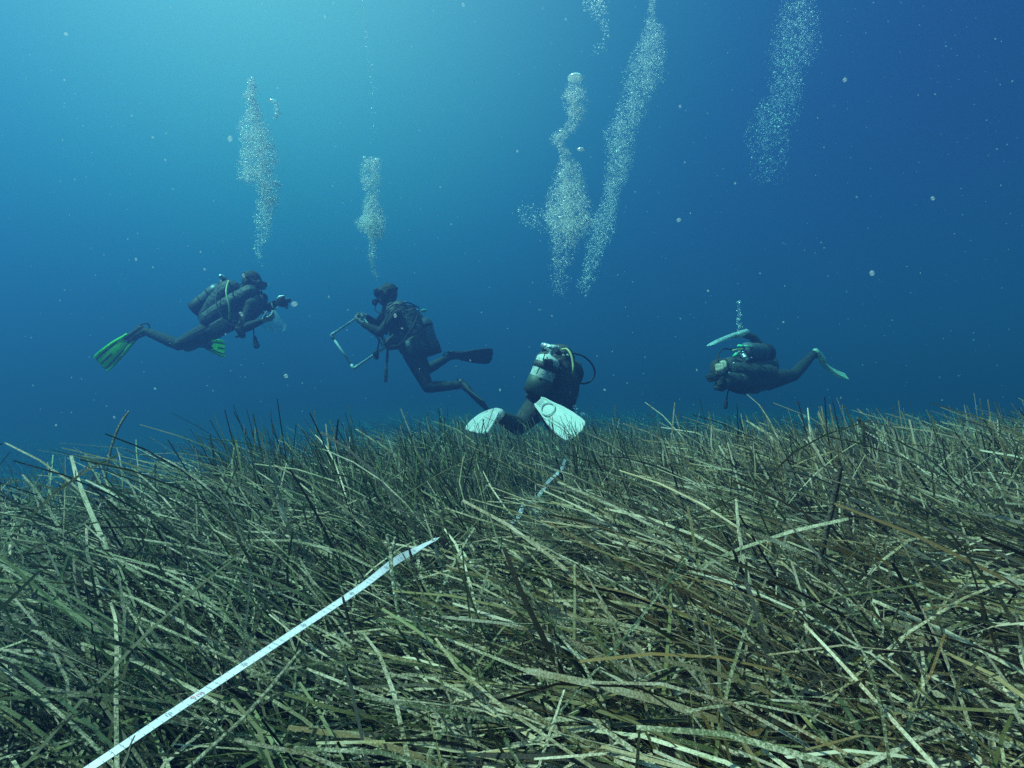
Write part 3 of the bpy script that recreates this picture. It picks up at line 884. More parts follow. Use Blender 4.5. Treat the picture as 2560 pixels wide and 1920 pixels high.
    for x, y in ((1408, 888), (1418, 887), (1399, 901), (1399, 920)):
        bm = bmesh.new(); cap(bm, p(x, y, -.02), .009, p(x + 3, y + 2, -.035), .008, 8); to_obj('hose_fitting', bm, GREYM, root)
    fin(root, p(1346, 1003, -.28), p(1455, 1093, -.72), Vector((43, 4, 42)) / 60, WHITEP, WHITED, WHITEP, .18, .035, 'large white fin showing its ringed sole, over the leaves', ribs=4, rail=.010, sole=SOLE, strap=False, pocketlen=.24)
    fin(root, p(1247, 1030, -.52), p(1190, 1066, -1.0), Vector((.8, -.55, -.25)), WHITEP, WHITED, WHITEP, .14, -.03, 'white fin pointing at the camera, left of the knee', ribs=4, rail=.010, strap=False, pocketlen=.22)
diver_back()

# ================================================================== the far right diver
def diver_right():
    D = 6.2
    p = lambda x, y, z=0: P(x, y, D + z)
    J = dict(head=p(1801, 928, -.36), shN=p(1824, 952, -.40), shF=p(1828, 925, -.04), hipN=p(1920, 950, -.06), hipF=p(1922, 930, .14),
             elN=p(1804, 966, -.62), wrN=p(1806, 945, -.66), elF=p(1812, 950, -.25), wrF=p(1812, 938, -.52),
             knN=p(1984, 938, .22), anN=p(2034, 885, .42), knF=p(1930, 905, .50), anF=p(1882, 843, .46),
             toeN=p(2044, 890, .46), toeF=p(1862, 838, .44))
    J['hdN'] = ((-.35, -.3, .9), (.3, .9, .3), .8, 1); J['hdF'] = ((-.3, -.3, .9), (.3, .9, .3), .8, -1)
    root, f, u, s, ax, lat, fr, sm, hm, c = diver('scuba diver lying flat in the water with slender pale fins, hands at the face', J, (-.62, -.45, -.65), (-.5, -.1, .8), (1, 1), .052)
    back = Vector((0, 0, 1)); back = (back - ax * back.dot(ax)).normalized()
    mask_parts(root, c, f, u, s)
    jacket(root, sm, hm, ax, lat, back, 1.05, 1.0, low=.02)
    bm = bmesh.new(); cap(bm, p(1850, 955, -.25), .10, p(1885, 960, -.12), .10); cap(bm, p(1885, 958, -.12), .10, p(1905, 950, -.02), .10); cap(bm, p(1812, 945, -.42), .07, p(1850, 955, -.35), .09)
    fuse('chest_pouch', bm, NYLON, root, .01, 4, wrinkle=.002)
    tank(root, p(1856, 878, -.22), p(1915, 884, .22), .095, STEELD, bands=(.4,), capm=GREENC)
    reg_parts(root, c, f, u, s, [p(1795, 904, -.5), p(1797, 885, -.4), p(1808, 873, -.34), p(1828, 873, -.3), p(1850, 872, -.25)])
    tube('loop_hose', [p(1832, 876, -.3), p(1813, 871, -.36), p(1800, 879, -.4), p(1795, 892, -.44), p(1796, 908, -.46)], .006, RUB, root)
    tube('inflator_hose', [p(1830, 877, -.38), p(1842, 874, -.39), p(1856, 874, -.36)], .008, HOSEY, root)
    bm = bmesh.new(); cap(bm, p(1847, 865, -.28), .017, p(1860, 867, -.28), .012, 10); cap(bm, p(1863, 866, -.27), .010, p(1884, 867, -.2), .008, 10); to_obj('valve_fitting', bm, GREENC, root)
    for x, y in ((1848, 879), (1857, 880), (1822, 932), (1829, 936), (1834, 908)):
        bm = bmesh.new(); cap(bm, p(x, y, -.45), .009, p(x + 3, y + 1, -.45), .008, 8); to_obj('buckle', bm, CHROME, root)
    tube('gauge_hose', [p(1830, 960, -.4), p(1822, 972, -.42), p(1818, 990, -.42), p(1816, 1005, -.42)], .007, RUB, root)
    bm = bmesh.new(); cap(bm, p(1815, 1005, -.42), .018, p(1814, 1017, -.42), .022); fuse('gauge_console', bm, RUB, root, .007, 3)
    tv = Vector((.02, 1, .12))
    fin(root, p(2038, 876, .42), p(2105, 953, .64), Vector((.56, 1, .05)), YGFIN, YGFIN, YGFIN, .13, .06, 'thin pale green white fin at the far right', ribs=2, strap=False, rail=.016, pocketlen=.2)
    fin(root, p(1868, 830, .46), p(1771, 859, .30), Vector((.35, 1, .12)), PALEFIN, PALEFIN, PALEFIN, .15, .02, 'thin pale cyan fin raised above the tank', ribs=2, strap=False, rail=.016, pocketlen=.2)
diver_right()
# ================================================================== bubbles
def bubble_material(name, tint, trans, rough=.12, dif=.72):
    m = bpy.data.materials.new(name); m.use_nodes = True
    t = m.node_tree; L = t.links.new
    for n in list(t.nodes): t.nodes.remove(n)
    o = t.nodes.new('ShaderNodeOutputMaterial')
    g = t.nodes.new('ShaderNodeBsdfGlossy'); g.inputs['Roughness'].default_value = rough; g.inputs['Color'].default_value = (*tint, 1)
    d0 = t.nodes.new('ShaderNodeBsdfDiffuse'); d0.inputs['Color'].default_value = (.95, .98, 1, 1)
    d1 = t.nodes.new('ShaderNodeBsdfTranslucent'); d1.inputs['Color'].default_value = (.95, .98, 1, 1)
    d = t.nodes.new('ShaderNodeMixShader'); d.inputs[0].default_value = .45; L(d0.outputs[0], d.inputs[1]); L(d1.outputs[0], d.inputs[2])
    gd = t.nodes.new('ShaderNodeMixShader'); gd.inputs[0].default_value = dif
    L(g.outputs[0], gd.inputs[1]); L(d.outputs[0], gd.inputs[2])
    tr = t.nodes.new('ShaderNodeBsdfTransparent')
    lw = t.nodes.new('ShaderNodeLayerWeight'); lw.inputs['Blend'].default_value = .35
    mr = t.nodes.new('ShaderNodeMapRange'); mr.inputs['From Min'].default_value = .05; mr.inputs['From Max'].default_value = .6
    mr.inputs['To Min'].default_value = 1 - trans; mr.inputs['To Max'].default_value = 1
    L(lw.outputs['Facing'], mr.inputs['Value'])
    mx = t.nodes.new('ShaderNodeMixShader'); L(mr.outputs[0], mx.inputs[0]); L(tr.outputs[0], mx.inputs[1]); L(gd.outputs[0], mx.inputs[2])
    L(mx.outputs[0], o.inputs['Surface'])
    return m
BUB = bubble_material('air_bubble', (1, 1, 1), .9, .16, .35)
BUBS = bubble_material('fine_bubbles', (1, 1, 1), .35, .3, .8)

def ico(sub):
    bm = bmesh.new(); bmesh.ops.create_icosphere(bm, subdivisions=sub, radius=1)
    V = np.array([v.co[:] for v in bm.verts]); T = np.array([[v.index for v in f.verts] for f in bm.faces]); bm.free()
    return V, T
ICO1, ICO2 = ico(1), ico(2)
OCT = (np.array([[1, 0, 0], [-1, 0, 0], [0, 1, 0], [0, -1, 0], [0, 0, 1], [0, 0, -1]], float),
       np.array([[0, 2, 4], [2, 1, 4], [1, 3, 4], [3, 0, 4], [2, 0, 5], [1, 2, 5], [3, 1, 5], [0, 3, 5]]))

def blobs_mesh(name, C, Rr, m, stretch=None, tilt=(0, 0, 0), g=None, base=ICO1):
    """many little bodies of radius Rr (N,3) at C as one mesh"""
    V, T = base; N = len(C)
    g = g or rng
    # random tilt of each body about y plus the common lean
    a = g.normal(tilt[0], tilt[1], N)
    P_ = V[None] * Rr[:, None, :]
    x = P_[..., 0] * np.cos(a)[:, None] + P_[..., 2] * np.sin(a)[:, None]
    z = -P_[..., 0] * np.sin(a)[:, None] + P_[..., 2] * np.cos(a)[:, None]
    P_ = np.stack([x, P_[..., 1], z], -1) + C[:, None]
    F_ = T[None] + (np.arange(N) * len(V))[:, None, None]
    return npmesh(name, P_.reshape(-1, 3), F_.reshape(-1, 3), m, nper=3)

def plume(name, label, rows, D, N, size, seed, lean=.6, flat=.6, mtl=None, clump=.6, depth=.5):
    g = np.random.default_rng(seed)
    rows = np.array(rows, float); ys = rows[:, 0]
    yy = np.linspace(ys[0], ys[-1], 400)
    x0 = np.interp(yy, ys, rows[:, 1]); x1 = np.interp(yy, ys, rows[:, 2]); w = np.interp(yy, ys, rows[:, 3])
    pdf = w * (x1 - x0 + 6); pdf = pdf / pdf.sum()
    N = int(N * 3.0); n = N * 4
    k = g.choice(len(yy), n, p=pdf); y = yy[k] + g.normal(0, 3, n)
    u = np.clip(g.beta(2.4, 2.4, n) + g.normal(0, .03, n), -.12, 1.12)
    x = x0[k] + (x1[k] - x0[k]) * u
    # clumps and threads
    s = seed * 1.7
    f = (np.sin(x / 11 + y / 17 + s) * np.sin(y / 13 - x / 19 + 2 * s) + .7 * np.sin(x / 5.3 - y / 7.1 + s) * np.sin(y / 29 + s) + .5 * np.sin(x / 3.1 + y / 4.3))
    keep = g.random(n) < np.clip(.6 + clump * .6 * f, .06, 1)
    x, y = x[keep][:N], y[keep][:N]; n = len(x); kk = k[keep][:N]
    hw = (x1[kk] - x0[kk]) * .5 / F * D
    dz = g.normal(0, 1, n) * depth * 2.2 * np.maximum(hw, .02)
    d = D + dz
    C = np.stack([(x - 1280) / F * d, d, CZ - (y - 960) / F * d], -1)
    r = size * .60 * np.exp(g.normal(0, .5, n))
    big = g.random(n) < .02; r[big] *= 1.9
    R3 = np.stack([r * (1.1 + .5 * g.random(n)), r, r * flat * (.7 + .5 * g.random(n))], -1)
    # plus a mist of far smaller ones around them
    if N > 3000:
        m_ = N * 2; ii = g.integers(0, n, m_); C2 = C[ii] + g.normal(0, 1, (m_, 3)) * .022 * D / 6
        s2 = size * .21 * (.7 + .6 * g.random(m_)); C = np.concatenate([C, C2]); R3 = np.concatenate([R3, np.stack([s2, s2, s2 * .8], -1)])
        o = blobs_mesh(name, C, R3, mtl or BUBS, tilt=(lean, .5), g=g, base=OCT)
    else: o = blobs_mesh(name, C, R3, mtl or BUBS, tilt=(lean, .5), g=g)
    c = C.mean(0); center_origin(o, c)
    tag(o, label, 'bubbles', kind='stuff')
    return o

def q(rows, s, ox, oy): return [(y / s + oy, a / s + ox, b / s + ox, w) for y, a, b, w in rows]

plume('bubble_plume', 'rising column of fine bubbles above the diver with green fins',
      q([(150, 180, 240, 1), (200, 175, 245, 1), (260, 130, 255, 1.2), (300, 140, 250, 1.2), (350, 165, 280, 1.3), (430, 135, 310, 1.2), (500, 75, 350, 1.1), (560, 110, 380, 1.4), (650, 110, 400, 1.4),
         (740, 90, 440, 1.2), (830, 85, 400, 1.2), (900, 80, 425, 1.1), (930, 210, 430, 1.2), (1000, 230, 430, 1.1), (1100, 235, 420, .9), (1180, 215, 380, .8), (1240, 225, 370, .5), (1330, 230, 370, .35), (1420, 220, 300, .2), (1530, 250, 300, .1)], 3.016, 560, 150),
      6.4, 3600, .0070, 3, lean=.75, clump=.5)
plume('bubble_plume', 'short column of fine bubbles above the diver with the square frame',
      q([(745, 1040, 1190, 1), (800, 1020, 1195, 1), (900, 1020, 1190, .9), (960, 1030, 1190, .6), (1010, 1060, 1170, .8), (1100, 1040, 1190, 1.2), (1170, 1030, 1210, 2.0), (1220, 975, 1235, 2.4), (1270, 995, 1225, 2.0), (1330, 1080, 1215, .9),
         (1400, 1090, 1170, .5), (1500, 1080, 1140, .5), (1560, 1110, 1140, .4), (1650, 1110, 1190, .08)], 3.016, 560, 150),
      6.6, 3200, .0052, 5, lean=.2, clump=.45)
plume('bubble_plume', 'sparse chain of tiny bubbles high above the short column',
      [(0, 905, 915, .5), (80, 905, 920, 1), (130, 915, 932, 1), (180, 920, 935, 1), (240, 925, 937, .6), (320, 920, 945, .3), (370, 925, 935, .2)], 6.6, 60, .005, 6, lean=.3)
plume('bubble_plume', 'wide mass of bubbles below the dome bubble, above the kneeling diver',
      q([(450, 300, 390, .7), (480, 270, 410, 1), (540, 258, 415, 1.3), (600, 280, 412, 1.2), (650, 300, 400, 1.0), (690, 270, 370, .8), (730, 225, 320, 1.0), (775, 190, 300, .9), (830, 260, 320, .9), (900, 240, 385, 1.0),
         (960, 220, 400, 1.4), (1040, 190, 420, 1.6), (1110, 170, 440, 1.7), (1190, 140, 470, 1.7), (1250, 185, 440, 1.5), (1310, 190, 400, .7), (1400, 200, 350, .4), (1500, 195, 330, .22), (1620, 190, 320, .1)], 2.183, 1280, 0),
      4.9, 4800, .0040, 7, lean=.2, clump=.5)
plume('bubble_plume', 'scattered bubbles left of the wide bubble mass',
      q([(1120, 30, 160, 1), (1200, 10, 170, 1), (1260, 100, 190, 1)], 2.183, 1280, 0), 4.9, 110, .0032, 8)
plume('bubble_plume', 'long slanting column of bubbles reaching the top of the water view',
      q([(-20, 745, 790, 1), (60, 735, 785, 1), (120, 722, 790, 1.2), (135, 720, 838, 1.2), (200, 690, 845, 1.4), (300, 640, 855, 1.4), (380, 610, 850, 1.3), (450, 588, 840, 1.2), (520, 585, 780, .9), (600, 555, 750, 1.0), (680, 515, 715, 1.0), (730, 482, 690, 1.0),
         (850, 505, 680, 1.1), (960, 495, 650, 1.1), (1040, 490, 600, 1.1), (1100, 480, 590, .9), (1200, 420, 580, 1.0), (1290, 400, 560, 1.0), (1400, 390, 500, .7), (1500, 360, 480, .5), (1600, 330, 440, .2)], 2.183, 1280, 0),
      6.3, 5200, .0044, 9, lean=-.6, clump=.35)
plume('bubble_plume', 'faint wide column of bubbles at the top right',
      q([(-20, 1480, 1680, 1), (100, 1420, 1690, 1), (200, 1390, 1715, 1.1), (300, 1375, 1690, 1), (400, 1390, 1610, 1.1), (500, 1385, 1600, 1.1), (600, 1290, 1600, 1), (700, 1255, 1560, .8), (800, 1260, 1545, .6), (900, 1280, 1520, .45), (1000, 1280, 1500, .2)], 2.183, 1280, 0),
      9.3, 2600, .0058, 10, lean=-.7, clump=.4)
plume('bubble_plume', 'loose cluster of bubbles at the top edge, above the dome bubble',
      q([(-15, 380, 550, 1), (40, 370, 540, 1), (80, 400, 540, .4), (150, 480, 540, .5), (190, 500, 535, .3), (300, 380, 520, .1)], 2.183, 1280, 0), 5.6, 170, .0048, 12, lean=-.2)
plume('bubble_plume', 'thin trickle of small bubbles above the far right diver',
      [(752, 1843, 1850, .5), (770, 1840, 1853, .6), (797, 1840, 1855, 2.5), (805, 1840, 1852, 2), (820, 1840, 1862, .8), (832, 1838, 1866, .8)], 5.9, 60, .0045, 13, lean=0)
plume('bubble_plume', 'few loose bubbles beside the upper left bubble column',
      q([(330, 350, 430, 1), (360, 370, 440, 1), (420, 370, 445, 1), (450, 340, 400, .6)], 3.016, 560, 150), 6.4, 46, .0065, 14, lean=.7)

def big_bubble(label, x, y, d, rx, rz, lean=0, hollow=False):
    """one bubble; hollow ones are thin caps"""
    bm = bmesh.new()
    w = rx / F * d; h = rz / F * d
    if hollow:
        bmesh.ops.create_uvsphere(bm, u_segments=28, v_segments=16, radius=1)
        for v in bm.verts:
            # spherical cap: dished underside
            z = v.co.z
            v.co.z = z * h * 1.2 if z > 0 else z * h * .25
            if z < 0: v.co.z += (1 - v.co.x ** 2 - v.co.y ** 2) * h * .5
            v.co.x *= w; v.co.y *= w
    else:
        bmesh.ops.create_uvsphere(bm, u_segments=20, v_segments=12, radius=1)
        k = random.random() * 6
        for v in bm.verts:
            wob = 1 + .07 * math.sin(3 * v.co.x + k) + .06 * math.sin(4 * v.co.z + k)
            v.co = Vector((v.co.x * w * wob, v.co.y * w * wob, v.co.z * h * wob))
    bm.transform(Matrix.Rotation(lean, 4, 'Y'))
    o = to_obj('bubble', bm, BUB); o.location = P(x, y, d)
    tag(o, label, 'bubble')
    return o
big_bubble('large dome shaped bubble topping the wide bubble column', 1438, 197, 4.9, 20, 10, 0, True)
big_bubble('small cap bubble right of the narrow neck of the wide column', 1452, 375, 4.9, 10, 5, .1, True)
big_bubble('bright round bubble in the column just below the small cap bubble, left of a pair', 1433, 402, 4.9, 4, 3)
big_bubble('flattened bubble in the column below the small cap bubble', 1436, 413, 4.9, 6, 2.6, .1)
big_bubble('round bubble at the bend in the narrow neck of the wide column', 1403, 330, 4.9, 4, 4)
big_bubble('bright bubble topping the upper left bubble column', 631, 197, 6.4, 6, 4, .6)
big_bubble('second bubble down at the tip of the upper left bubble column', 623, 210, 6.4, 5, 4, .6)
big_bubble('third bubble down at the tip of the upper left bubble column', 635, 215, 6.4, 5, 3.6, .7)
big_bubble('fourth bubble down at the tip of the upper left bubble column', 630, 236, 6.4, 5, 4, .7)
big_bubble('lone bright cap bubble right of the upper left bubble column', 684, 256, 6.4, 11, 6, .3, True)
big_bubble('bright bubble at the left end of the three capping the short column', 912, 396, 6.6, 6, 5)
big_bubble('bright bubble in the middle of the three capping the short column', 927, 397, 6.6, 6, 5)
big_bubble('bright bubble at the right end of the three capping the short column', 944, 401, 6.6, 7.5, 5, .3)
big_bubble('bright bubble inside the upper half of the short column', 920, 459, 6.6, 4.5, 4)
big_bubble('small bright bubble highest above the far right diver', 1847, 755, 5.9, 6, 3.4, -.2)
big_bubble('small flat bubble halfway above the far right diver', 1847, 798, 5.9, 6, 2.6, -.1)
big_bubble('shiny round bubble beside the big white fin', 1436, 1018, 4.4, 6, 5)
big_bubble('lower round bubble touching the shiny one beside the big white fin', 1441, 1026, 4.4, 7, 6.5)
big_bubble('clear dome bubble over the tip of the big white fin', 1456, 1040, 4.4, 12, 8, .3, True)

# ================================================================== specks drifting in the water
def specks():
    g = np.random.default_rng(21)
    N = 1000
    d = .9 + 6.5 * g.random(N) ** 1.1
    x = -150 + 2860 * g.random(N); y = -80 + 1130 * g.random(N)
    r = np.clip(g.lognormal(.0, .5, N), .4, 4.0) * .9      # apparent radius in px of the photograph
    hand = [(165, 85, 7), (1158, 12, 6), (715, 940, 6.5), (1697, 550, 9), (2180, 683, 8), (2112, 200, 7), (340, 648, 4.5), (1700, 266, 5), (1293, 378, 4), (603, 785, 8), (609, 689, 6),
            (988, 789, 7), (575, 347, 9), (736, 760, 10), (388, 972, 4), (1770, 727, 3.5), (1712, 406, 3), (413, 400, 3), (812, 42, 5), (1005, 821, 4), (140, 1063, 4), (2332, 496, 6), (1250, 975, 5),
            (822, 742, 4), (1588, 480, 3), (1380, 790, 3)]
    hx = np.array(hand)
    d = np.concatenate([d, 1.1 + .8 * g.random(len(hx))]); x = np.concatenate([x, hx[:, 0]]); y = np.concatenate([y, hx[:, 1]]); r = np.concatenate([r, hx[:, 2] * .75])
    C = np.stack([(x - 1280) / F * d, d, CZ - (y - 960) / F * d], -1)
    rr = r / F * d
    R3 = rr[:, None] * (.7 + .6 * g.random((len(rr), 3)))
    m = bpy.data.materials.new('speck'); m.use_nodes = True; t = m.node_tree
    for nn in list(t.nodes): t.nodes.remove(nn)
    oo = t.nodes.new('ShaderNodeOutputMaterial'); a = t.nodes.new('ShaderNodeBsdfDiffuse'); b = t.nodes.new('ShaderNodeBsdfTranslucent')
    for z in (a, b): z.inputs['Color'].default_value = (.90, .95, .92, 1)
    ab = t.nodes.new('ShaderNodeMixShader'); t.links.new(a.outputs[0], ab.inputs[1]); t.links.new(b.outputs[0], ab.inputs[2])
    lw = t.nodes.new('ShaderNodeLayerWeight'); lw.inputs['Blend'].default_value = .5
    mr = t.nodes.new('ShaderNodeMapRange'); mr.inputs['From Min'].default_value = .1; mr.inputs['From Max'].default_value = .9; mr.inputs['To Min'].default_value = .34; mr.inputs['To Max'].default_value = .0
    t.links.new(lw.outputs['Facing'], mr.inputs['Value'])
    tr = t.nodes.new('ShaderNodeBsdfTransparent'); mx = t.nodes.new('ShaderNodeMixShader')
    t.links.new(mr.outputs[0], mx.inputs[0]); t.links.new(tr.outputs[0], mx.inputs[1]); t.links.new(ab.outputs[0], mx.inputs[2]); t.links.new(mx.outputs[0], oo.inputs['Surface'])
    o = blobs_mesh('suspended_specks', C, R3, m, tilt=(0, 1.2), g=g, base=ICO2)
    tag(o, 'pale specks of plankton and debris drifting through the water', 'specks', kind='stuff')
specks()

# ================================================================== measuring tape
TAPEM = mat('tape_white', (.54, .48, .54), .6, noise=(14, (.42, .40, .45), .35, .75))
INK = mat("tape_ink", (.20, .20, .26), .6)
INKR = mat('tape_red_ink', (.60, .22, .26), .6)
def measuring_tape():
    mid = [P(1150, 1350, 1.45) - Vector((0, 0, .07)), P(1215, 1330, 1.7) - Vector((0, 0, .09)), P(1255, 1325, 1.9) - Vector((0, 0, .03))]
    tb = [p - Vector((0, 0, .028 if i in (3, 4) else 0)) for i, p in enumerate(TAPE_B)]
    pts = spline(TAPE_A + mid + tb + [P(1420, 1140, 3.1) - Vector((0, 0, .12))], 10)
    # how far the ribbon is turned about its length at each place (by distance along y)
    def roll(p):
        y = p.y
        return float(np.interp(y, [.5, .8, 1.0, 1.09, 1.16, 1.3, 1.9, 2.1, 2.2, 2.35, 2.5, 2.65, 2.8, 3.1], [-.05, .08, .2, .75, .1, -.3, .9, .35, .95, .3, .8, .25, .9, .4]))
    n = len(pts); fr = []
    for i, p in enumerate(pts):
        t = (pts[min(i + 1, n - 1)] - pts[max(i - 1, 0)]).normalized()
        side = t.cross(Vector((0, 0, 1))).normalized(); nn = side.cross(t).normalized()
        a = roll(p)
        # tilt the face towards the camera side
        s2 = side * math.cos(a) + nn * math.sin(a) * (-1)
        n2 = s2.cross(t).normalized()
        if n2.z < 0: n2 = -n2
        fr.append((p, t, s2, n2))
    HW, TH = .0068, .0003
    bm = bmesh.new(); prev = None
    for p, t, s, nn in fr:
        ring = [bm.verts.new(p - s * HW + nn * TH), bm.verts.new(p + nn * (TH + .00005)), bm.verts.new(p + s * HW + nn * TH), bm.verts.new(p + s * HW - nn * TH), bm.verts.new(p - s * HW - nn * TH)]
        if prev:
            for k in range(5): bm.faces.new((prev[k], prev[(k + 1) % 5], ring[(k + 1) % 5], ring[k]))
        else: bm.faces.new(ring[::-1])
        prev = ring
    bm.faces.new(prev)
    bmesh.ops.recalc_face_normals(bm, faces=bm.faces[:])
    root = to_obj('measuring_tape', bm, TAPEM, smooth=False)
    center_origin(root, fr[0][0])
    tag(root, 'white measuring tape with printed scale stretched over the seagrass', 'measuring tape')
    # arc length lookup
    S = [0.0]
    for i in range(1, n): S.append(S[-1] + (fr[i][0] - fr[i - 1][0]).length)
    S = np.array(S)
    def on(s, w, h=.0011):
        i = int(np.clip(np.searchsorted(S, s) - 1, 0, n - 2)); k = (s - S[i]) / max(S[i + 1] - S[i], 1e-9)
        a, b = fr[i], fr[i + 1]
        p = a[0].lerp(b[0], k); sd = a[2].lerp(b[2], k); nn = a[3].lerp(b[3], k)
        return p + sd * w + nn * h
    def quad(bm, s0, s1, w0, w1):
        bm.faces.new([bm.verts.new(on(s, w)) for s, w in ((s0, w0), (s1, w0), (s1, w1), (s0, w1))])
    bm = bmesh.new(); s = .01; i = 0
    while s < 2.9:
        L = .0028 if i % 5 else .0048
        quad(bm, s - .00025, s + .00025, HW - .0006 - L, HW - .0006)
        quad(bm, s - .00025, s + .00025, -HW + .0006, -HW + .0006 + L * .8)
        s += .01; i += 1
    def text(bm, txt, s, size, w0=-.002):
        cu = bpy.data.curves.new('t', 'FONT'); cu.body = txt; cu.size = size; cu.align_x = 'CENTER'; cu.align_y = 'CENTER'; cu.resolution_u = 2
        ob = bpy.data.objects.new('t', cu); COL.objects.link(ob)
        me = bpy.data.meshes.new_from_object(ob.evaluated_get(bpy.context.evaluated_depsgraph_get()))
        bpy.data.objects.remove(ob); bpy.data.curves.remove(cu)
        off = len(bm.verts); vs = [bm.verts.new(on(s + v.co.x, w0 - v.co.y + .002, .0012)) for v in me.vertices]
        for p in me.polygons:
            try: bm.faces.new([vs[k] for k in p.vertices])
            except ValueError: pass
        bpy.data.meshes.remove(me)
    for k in range(1, 60):
        sk = .01 + k * .05
        if sk > 2.9: break
        if k % 2 == 0: text(bm, str((k * 5) % 100 or 100), sk, .008)
        else:
            for j in (-1, 0, 1): text(bm, str((k * 5 + j) % 10), sk + j * .01, .0055)
    o = to_obj('printed_scale', bm, INK, root, smooth=False)
    bm = bmesh.new(); text(bm, '9m', .145, .012); to_obj('metre_mark', bm, INKR, root, smooth=False)
measuring_tape()

# ================================================================== leaves that stand out on their own
def leafmat(name, a, b):
    return mat(name, a, .55, noise=(160, b, .46, .60), bump=(200, .5))
LDARK = leafmat('dead_leaf_dark', (.022, .016, .008), (.07, .045, .02))
LBROWN = leafmat('dead_leaf_brown', (.07, .05, .022), (.22, .19, .12))
LPALE = leafmat('crusted_leaf', (.14, .14, .075), (.50, .48, .36))
def leaf(label, pts, w, m, cat='leaf', tw=0.0):
    ctl = spline([P(*p) for p in pts], 8); n = len(ctl)
    bm = bmesh.new(); prev = None
    for i, p in enumerate(ctl):
        t = (ctl[min(i + 1, n - 1)] - ctl[max(i - 1, 0)]).normalized()
        vw = (p - Vector((0, 0, CZ))).normalized()
        s = t.cross(Vector((.25, 1, -.1))).normalized()
        s = (s * math.cos(tw * i / n) + t.cross(s) * math.sin(tw * i / n)).normalized(); nn = s.cross(t)
        q_ = i / (n - 1); hw = w * .5 * float(np.interp(q_, [0, .06, .2, 1], [.55, .85, 1, .9]))
        ring = [bm.verts.new(p - s * hw + nn * .0003), bm.verts.new(p + nn * .0009), bm.verts.new(p + s * hw + nn * .0003), bm.verts.new(p + s * hw - nn * .0003), bm.verts.new(p - s * hw - nn * .0003)]
        if prev:
            for k in range(5): bm.faces.new((prev[k], prev[(k + 1) % 5], ring[(k + 1) % 5], ring[k]))
        else: bm.faces.new(ring[::-1])
        prev = ring
    bm.faces.new(prev); bmesh.ops.recalc_face_normals(bm, faces=bm.faces[:])
    o = to_obj('seagrass_leaf', bm, m); center_origin(o, P(*pts[-1])); tag(o, label, cat, 'single leaves standing out of the meadow')
leaf('tall blackish leaf standing upright among the pale leaves on the right', [(2102, 1165, 1.16), (2088, 1235, 1.16), (2066, 1330, 1.15), (2045, 1420, 1.15), (2032, 1530, 1.14)], .0105, LDARK)
leaf('thin brown leaf rising alone into the blue on the far left', [(322, 1028, 2.2), (300, 1062, 2.2), (282, 1105, 2.2), (268, 1165, 2.2), (262, 1215, 2.2)], .012, LBROWN)
leaf('short blackish leaf slanting below the lone brown leaf on the left', [(254, 1184, 1.9), (236, 1215, 1.88), (215, 1255, 1.86), (196, 1300, 1.84)], .013, LDARK)
leaf('long dark leaf pointing up left on the meadow crest, left of centre', [(730, 1145, 2.3), (775, 1185, 2.28), (815, 1225, 2.26), (860, 1262, 2.24)], .012, LDARK)
leaf('dark leaf slanting up right, left of the big leaf bundle', [(930, 1135, 2.4), (900, 1160, 2.4), (868, 1190, 2.38), (836, 1222, 2.36)], .011, LDARK)
leaf('black leaf tip crossing the lower edge of the tape at mid length', [(856, 1488, .86), (866, 1530, .86), (880, 1585, .86), (893, 1650, .85)], .0042, LDARK)
leaf('black leaf pointing up at the dark end of the near tape', [(1022, 1368, 1.06), (1030, 1400, 1.06), (1042, 1450, 1.05), (1048, 1500, 1.05)], .0050, LDARK)
leaf('speckled pale leaf crossing in front of the tape near its hidden end', [(966, 1336, 1.0), (976, 1372, 1.0), (980, 1430, .99), (990, 1500, .98), (1008, 1600, .97)], .0065, LPALE)
leaf('speckled pale leaf leaning against the tape crossing leaf', [(988, 1342, 1.02), (983, 1370, 1.02), (976, 1400, 1.02), (978, 1440, 1.02)], .0055, LPALE)
leaf('dark leaf band across the tape near the bottom left corner', [(336, 1840, .60), (326, 1862, .59), (318, 1890, .58), (300, 1930, .57)], .0042, LDARK)
leaf('bright straw leaf lying level across the lower middle', [(1082, 1542, .98), (1140, 1546, .98), (1220, 1548, .99), (1300, 1556, 1.0)], .0070, LPALE)
leaf('speckled pale leaf slanting down right from the centre', [(1150, 1372, 1.25), (1190, 1430, 1.2), (1240, 1490, 1.14), (1300, 1545, 1.08)], .0085, LPALE)
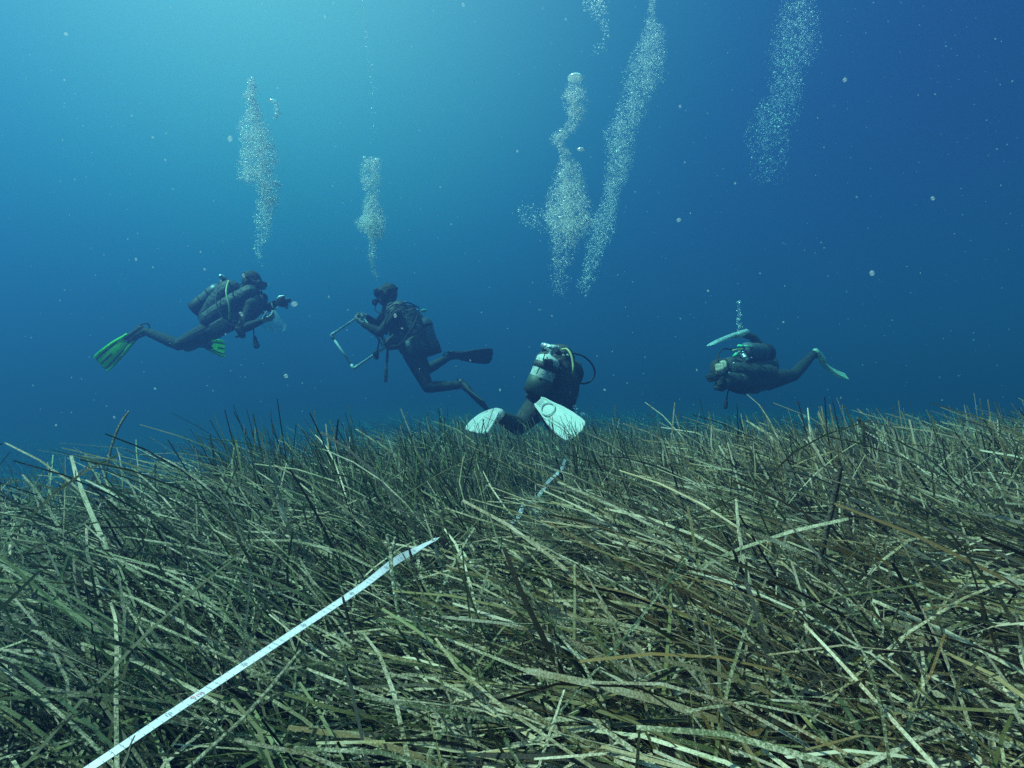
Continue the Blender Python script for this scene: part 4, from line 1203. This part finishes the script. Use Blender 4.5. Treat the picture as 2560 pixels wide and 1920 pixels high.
leaf('long dark leaf running from the centre down to the lower right', [(1296, 1430, 1.1), (1330, 1500, 1.05), (1370, 1570, 1.0), (1400, 1640, .95), (1460, 1710, .90)], .0070, LDARK)
leaf('stout crusted leaf standing at the lower right of the blackish upright leaf', [(2322, 1508, 1.05), (2345, 1570, 1.03), (2368, 1650, 1.0), (2390, 1720, .98)], .0150, LPALE)
leaf('broad straw leaf tip slanting up left on the right side', [(2116, 1505, 1.1), (2170, 1545, 1.08), (2230, 1590, 1.05), (2300, 1650, 1.02)], .0150, LPALE)
leaf('dark curved leaf leaning left near the crest on the right', [(2142, 1045, 2.1), (2170, 1080, 2.1), (2195, 1125, 2.1), (2212, 1170, 2.1)], .014, LDARK)
leaf('brown pointed leaf dark against the centre bundle, pointing up right', [(1385, 1260, 1.9), (1362, 1285, 1.88), (1340, 1312, 1.86), (1312, 1350, 1.84)], .011, LDARK)
leaf('olive leaf slanting across the lower left corner', [(752, 1625, .80), (640, 1760, .72), (560, 1840, .67), (455, 1935, .62)], .0055, LBROWN)
# ------------------------------------------------------------------ the water's haze
def build_haze():
    bm = bmesh.new()
    bmesh.ops.create_cube(bm, size=1)
    lo, hi = Vector((-160, -10, -3.4)), Vector((160, 200, 5.4))
    for v in bm.verts:
        for i in range(3): v.co[i] = lo[i] if v.co[i] < 0 else hi[i]
    m = bpy.data.materials.new('water_haze'); m.use_nodes = True
    t = m.node_tree
    for n in list(t.nodes): t.nodes.remove(n)
    o = t.nodes.new('ShaderNodeOutputMaterial'); v = t.nodes.new('ShaderNodeVolumePrincipled')
    v.inputs['Density'].default_value = HAZE_D
    v.inputs['Color'].default_value = (*HAZE_C, 1)
    v.inputs['Absorption Color'].default_value = (*HAZE_A, 1)
    v.inputs['Anisotropy'].default_value = HAZE_G
    t.links.new(v.outputs[0], o.inputs['Volume'])
    h = to_obj('haze', bm, m, smooth=False)
    tag(h, kind='stuff')
    h['label'] = 'blue water haze filling the whole dive site'
    h['category'] = 'haze'
HAZE_D, HAZE_C, HAZE_A, HAZE_G = 0.265, (.031, .057, .192), (.027, .57, .60), 0.40
build_haze()
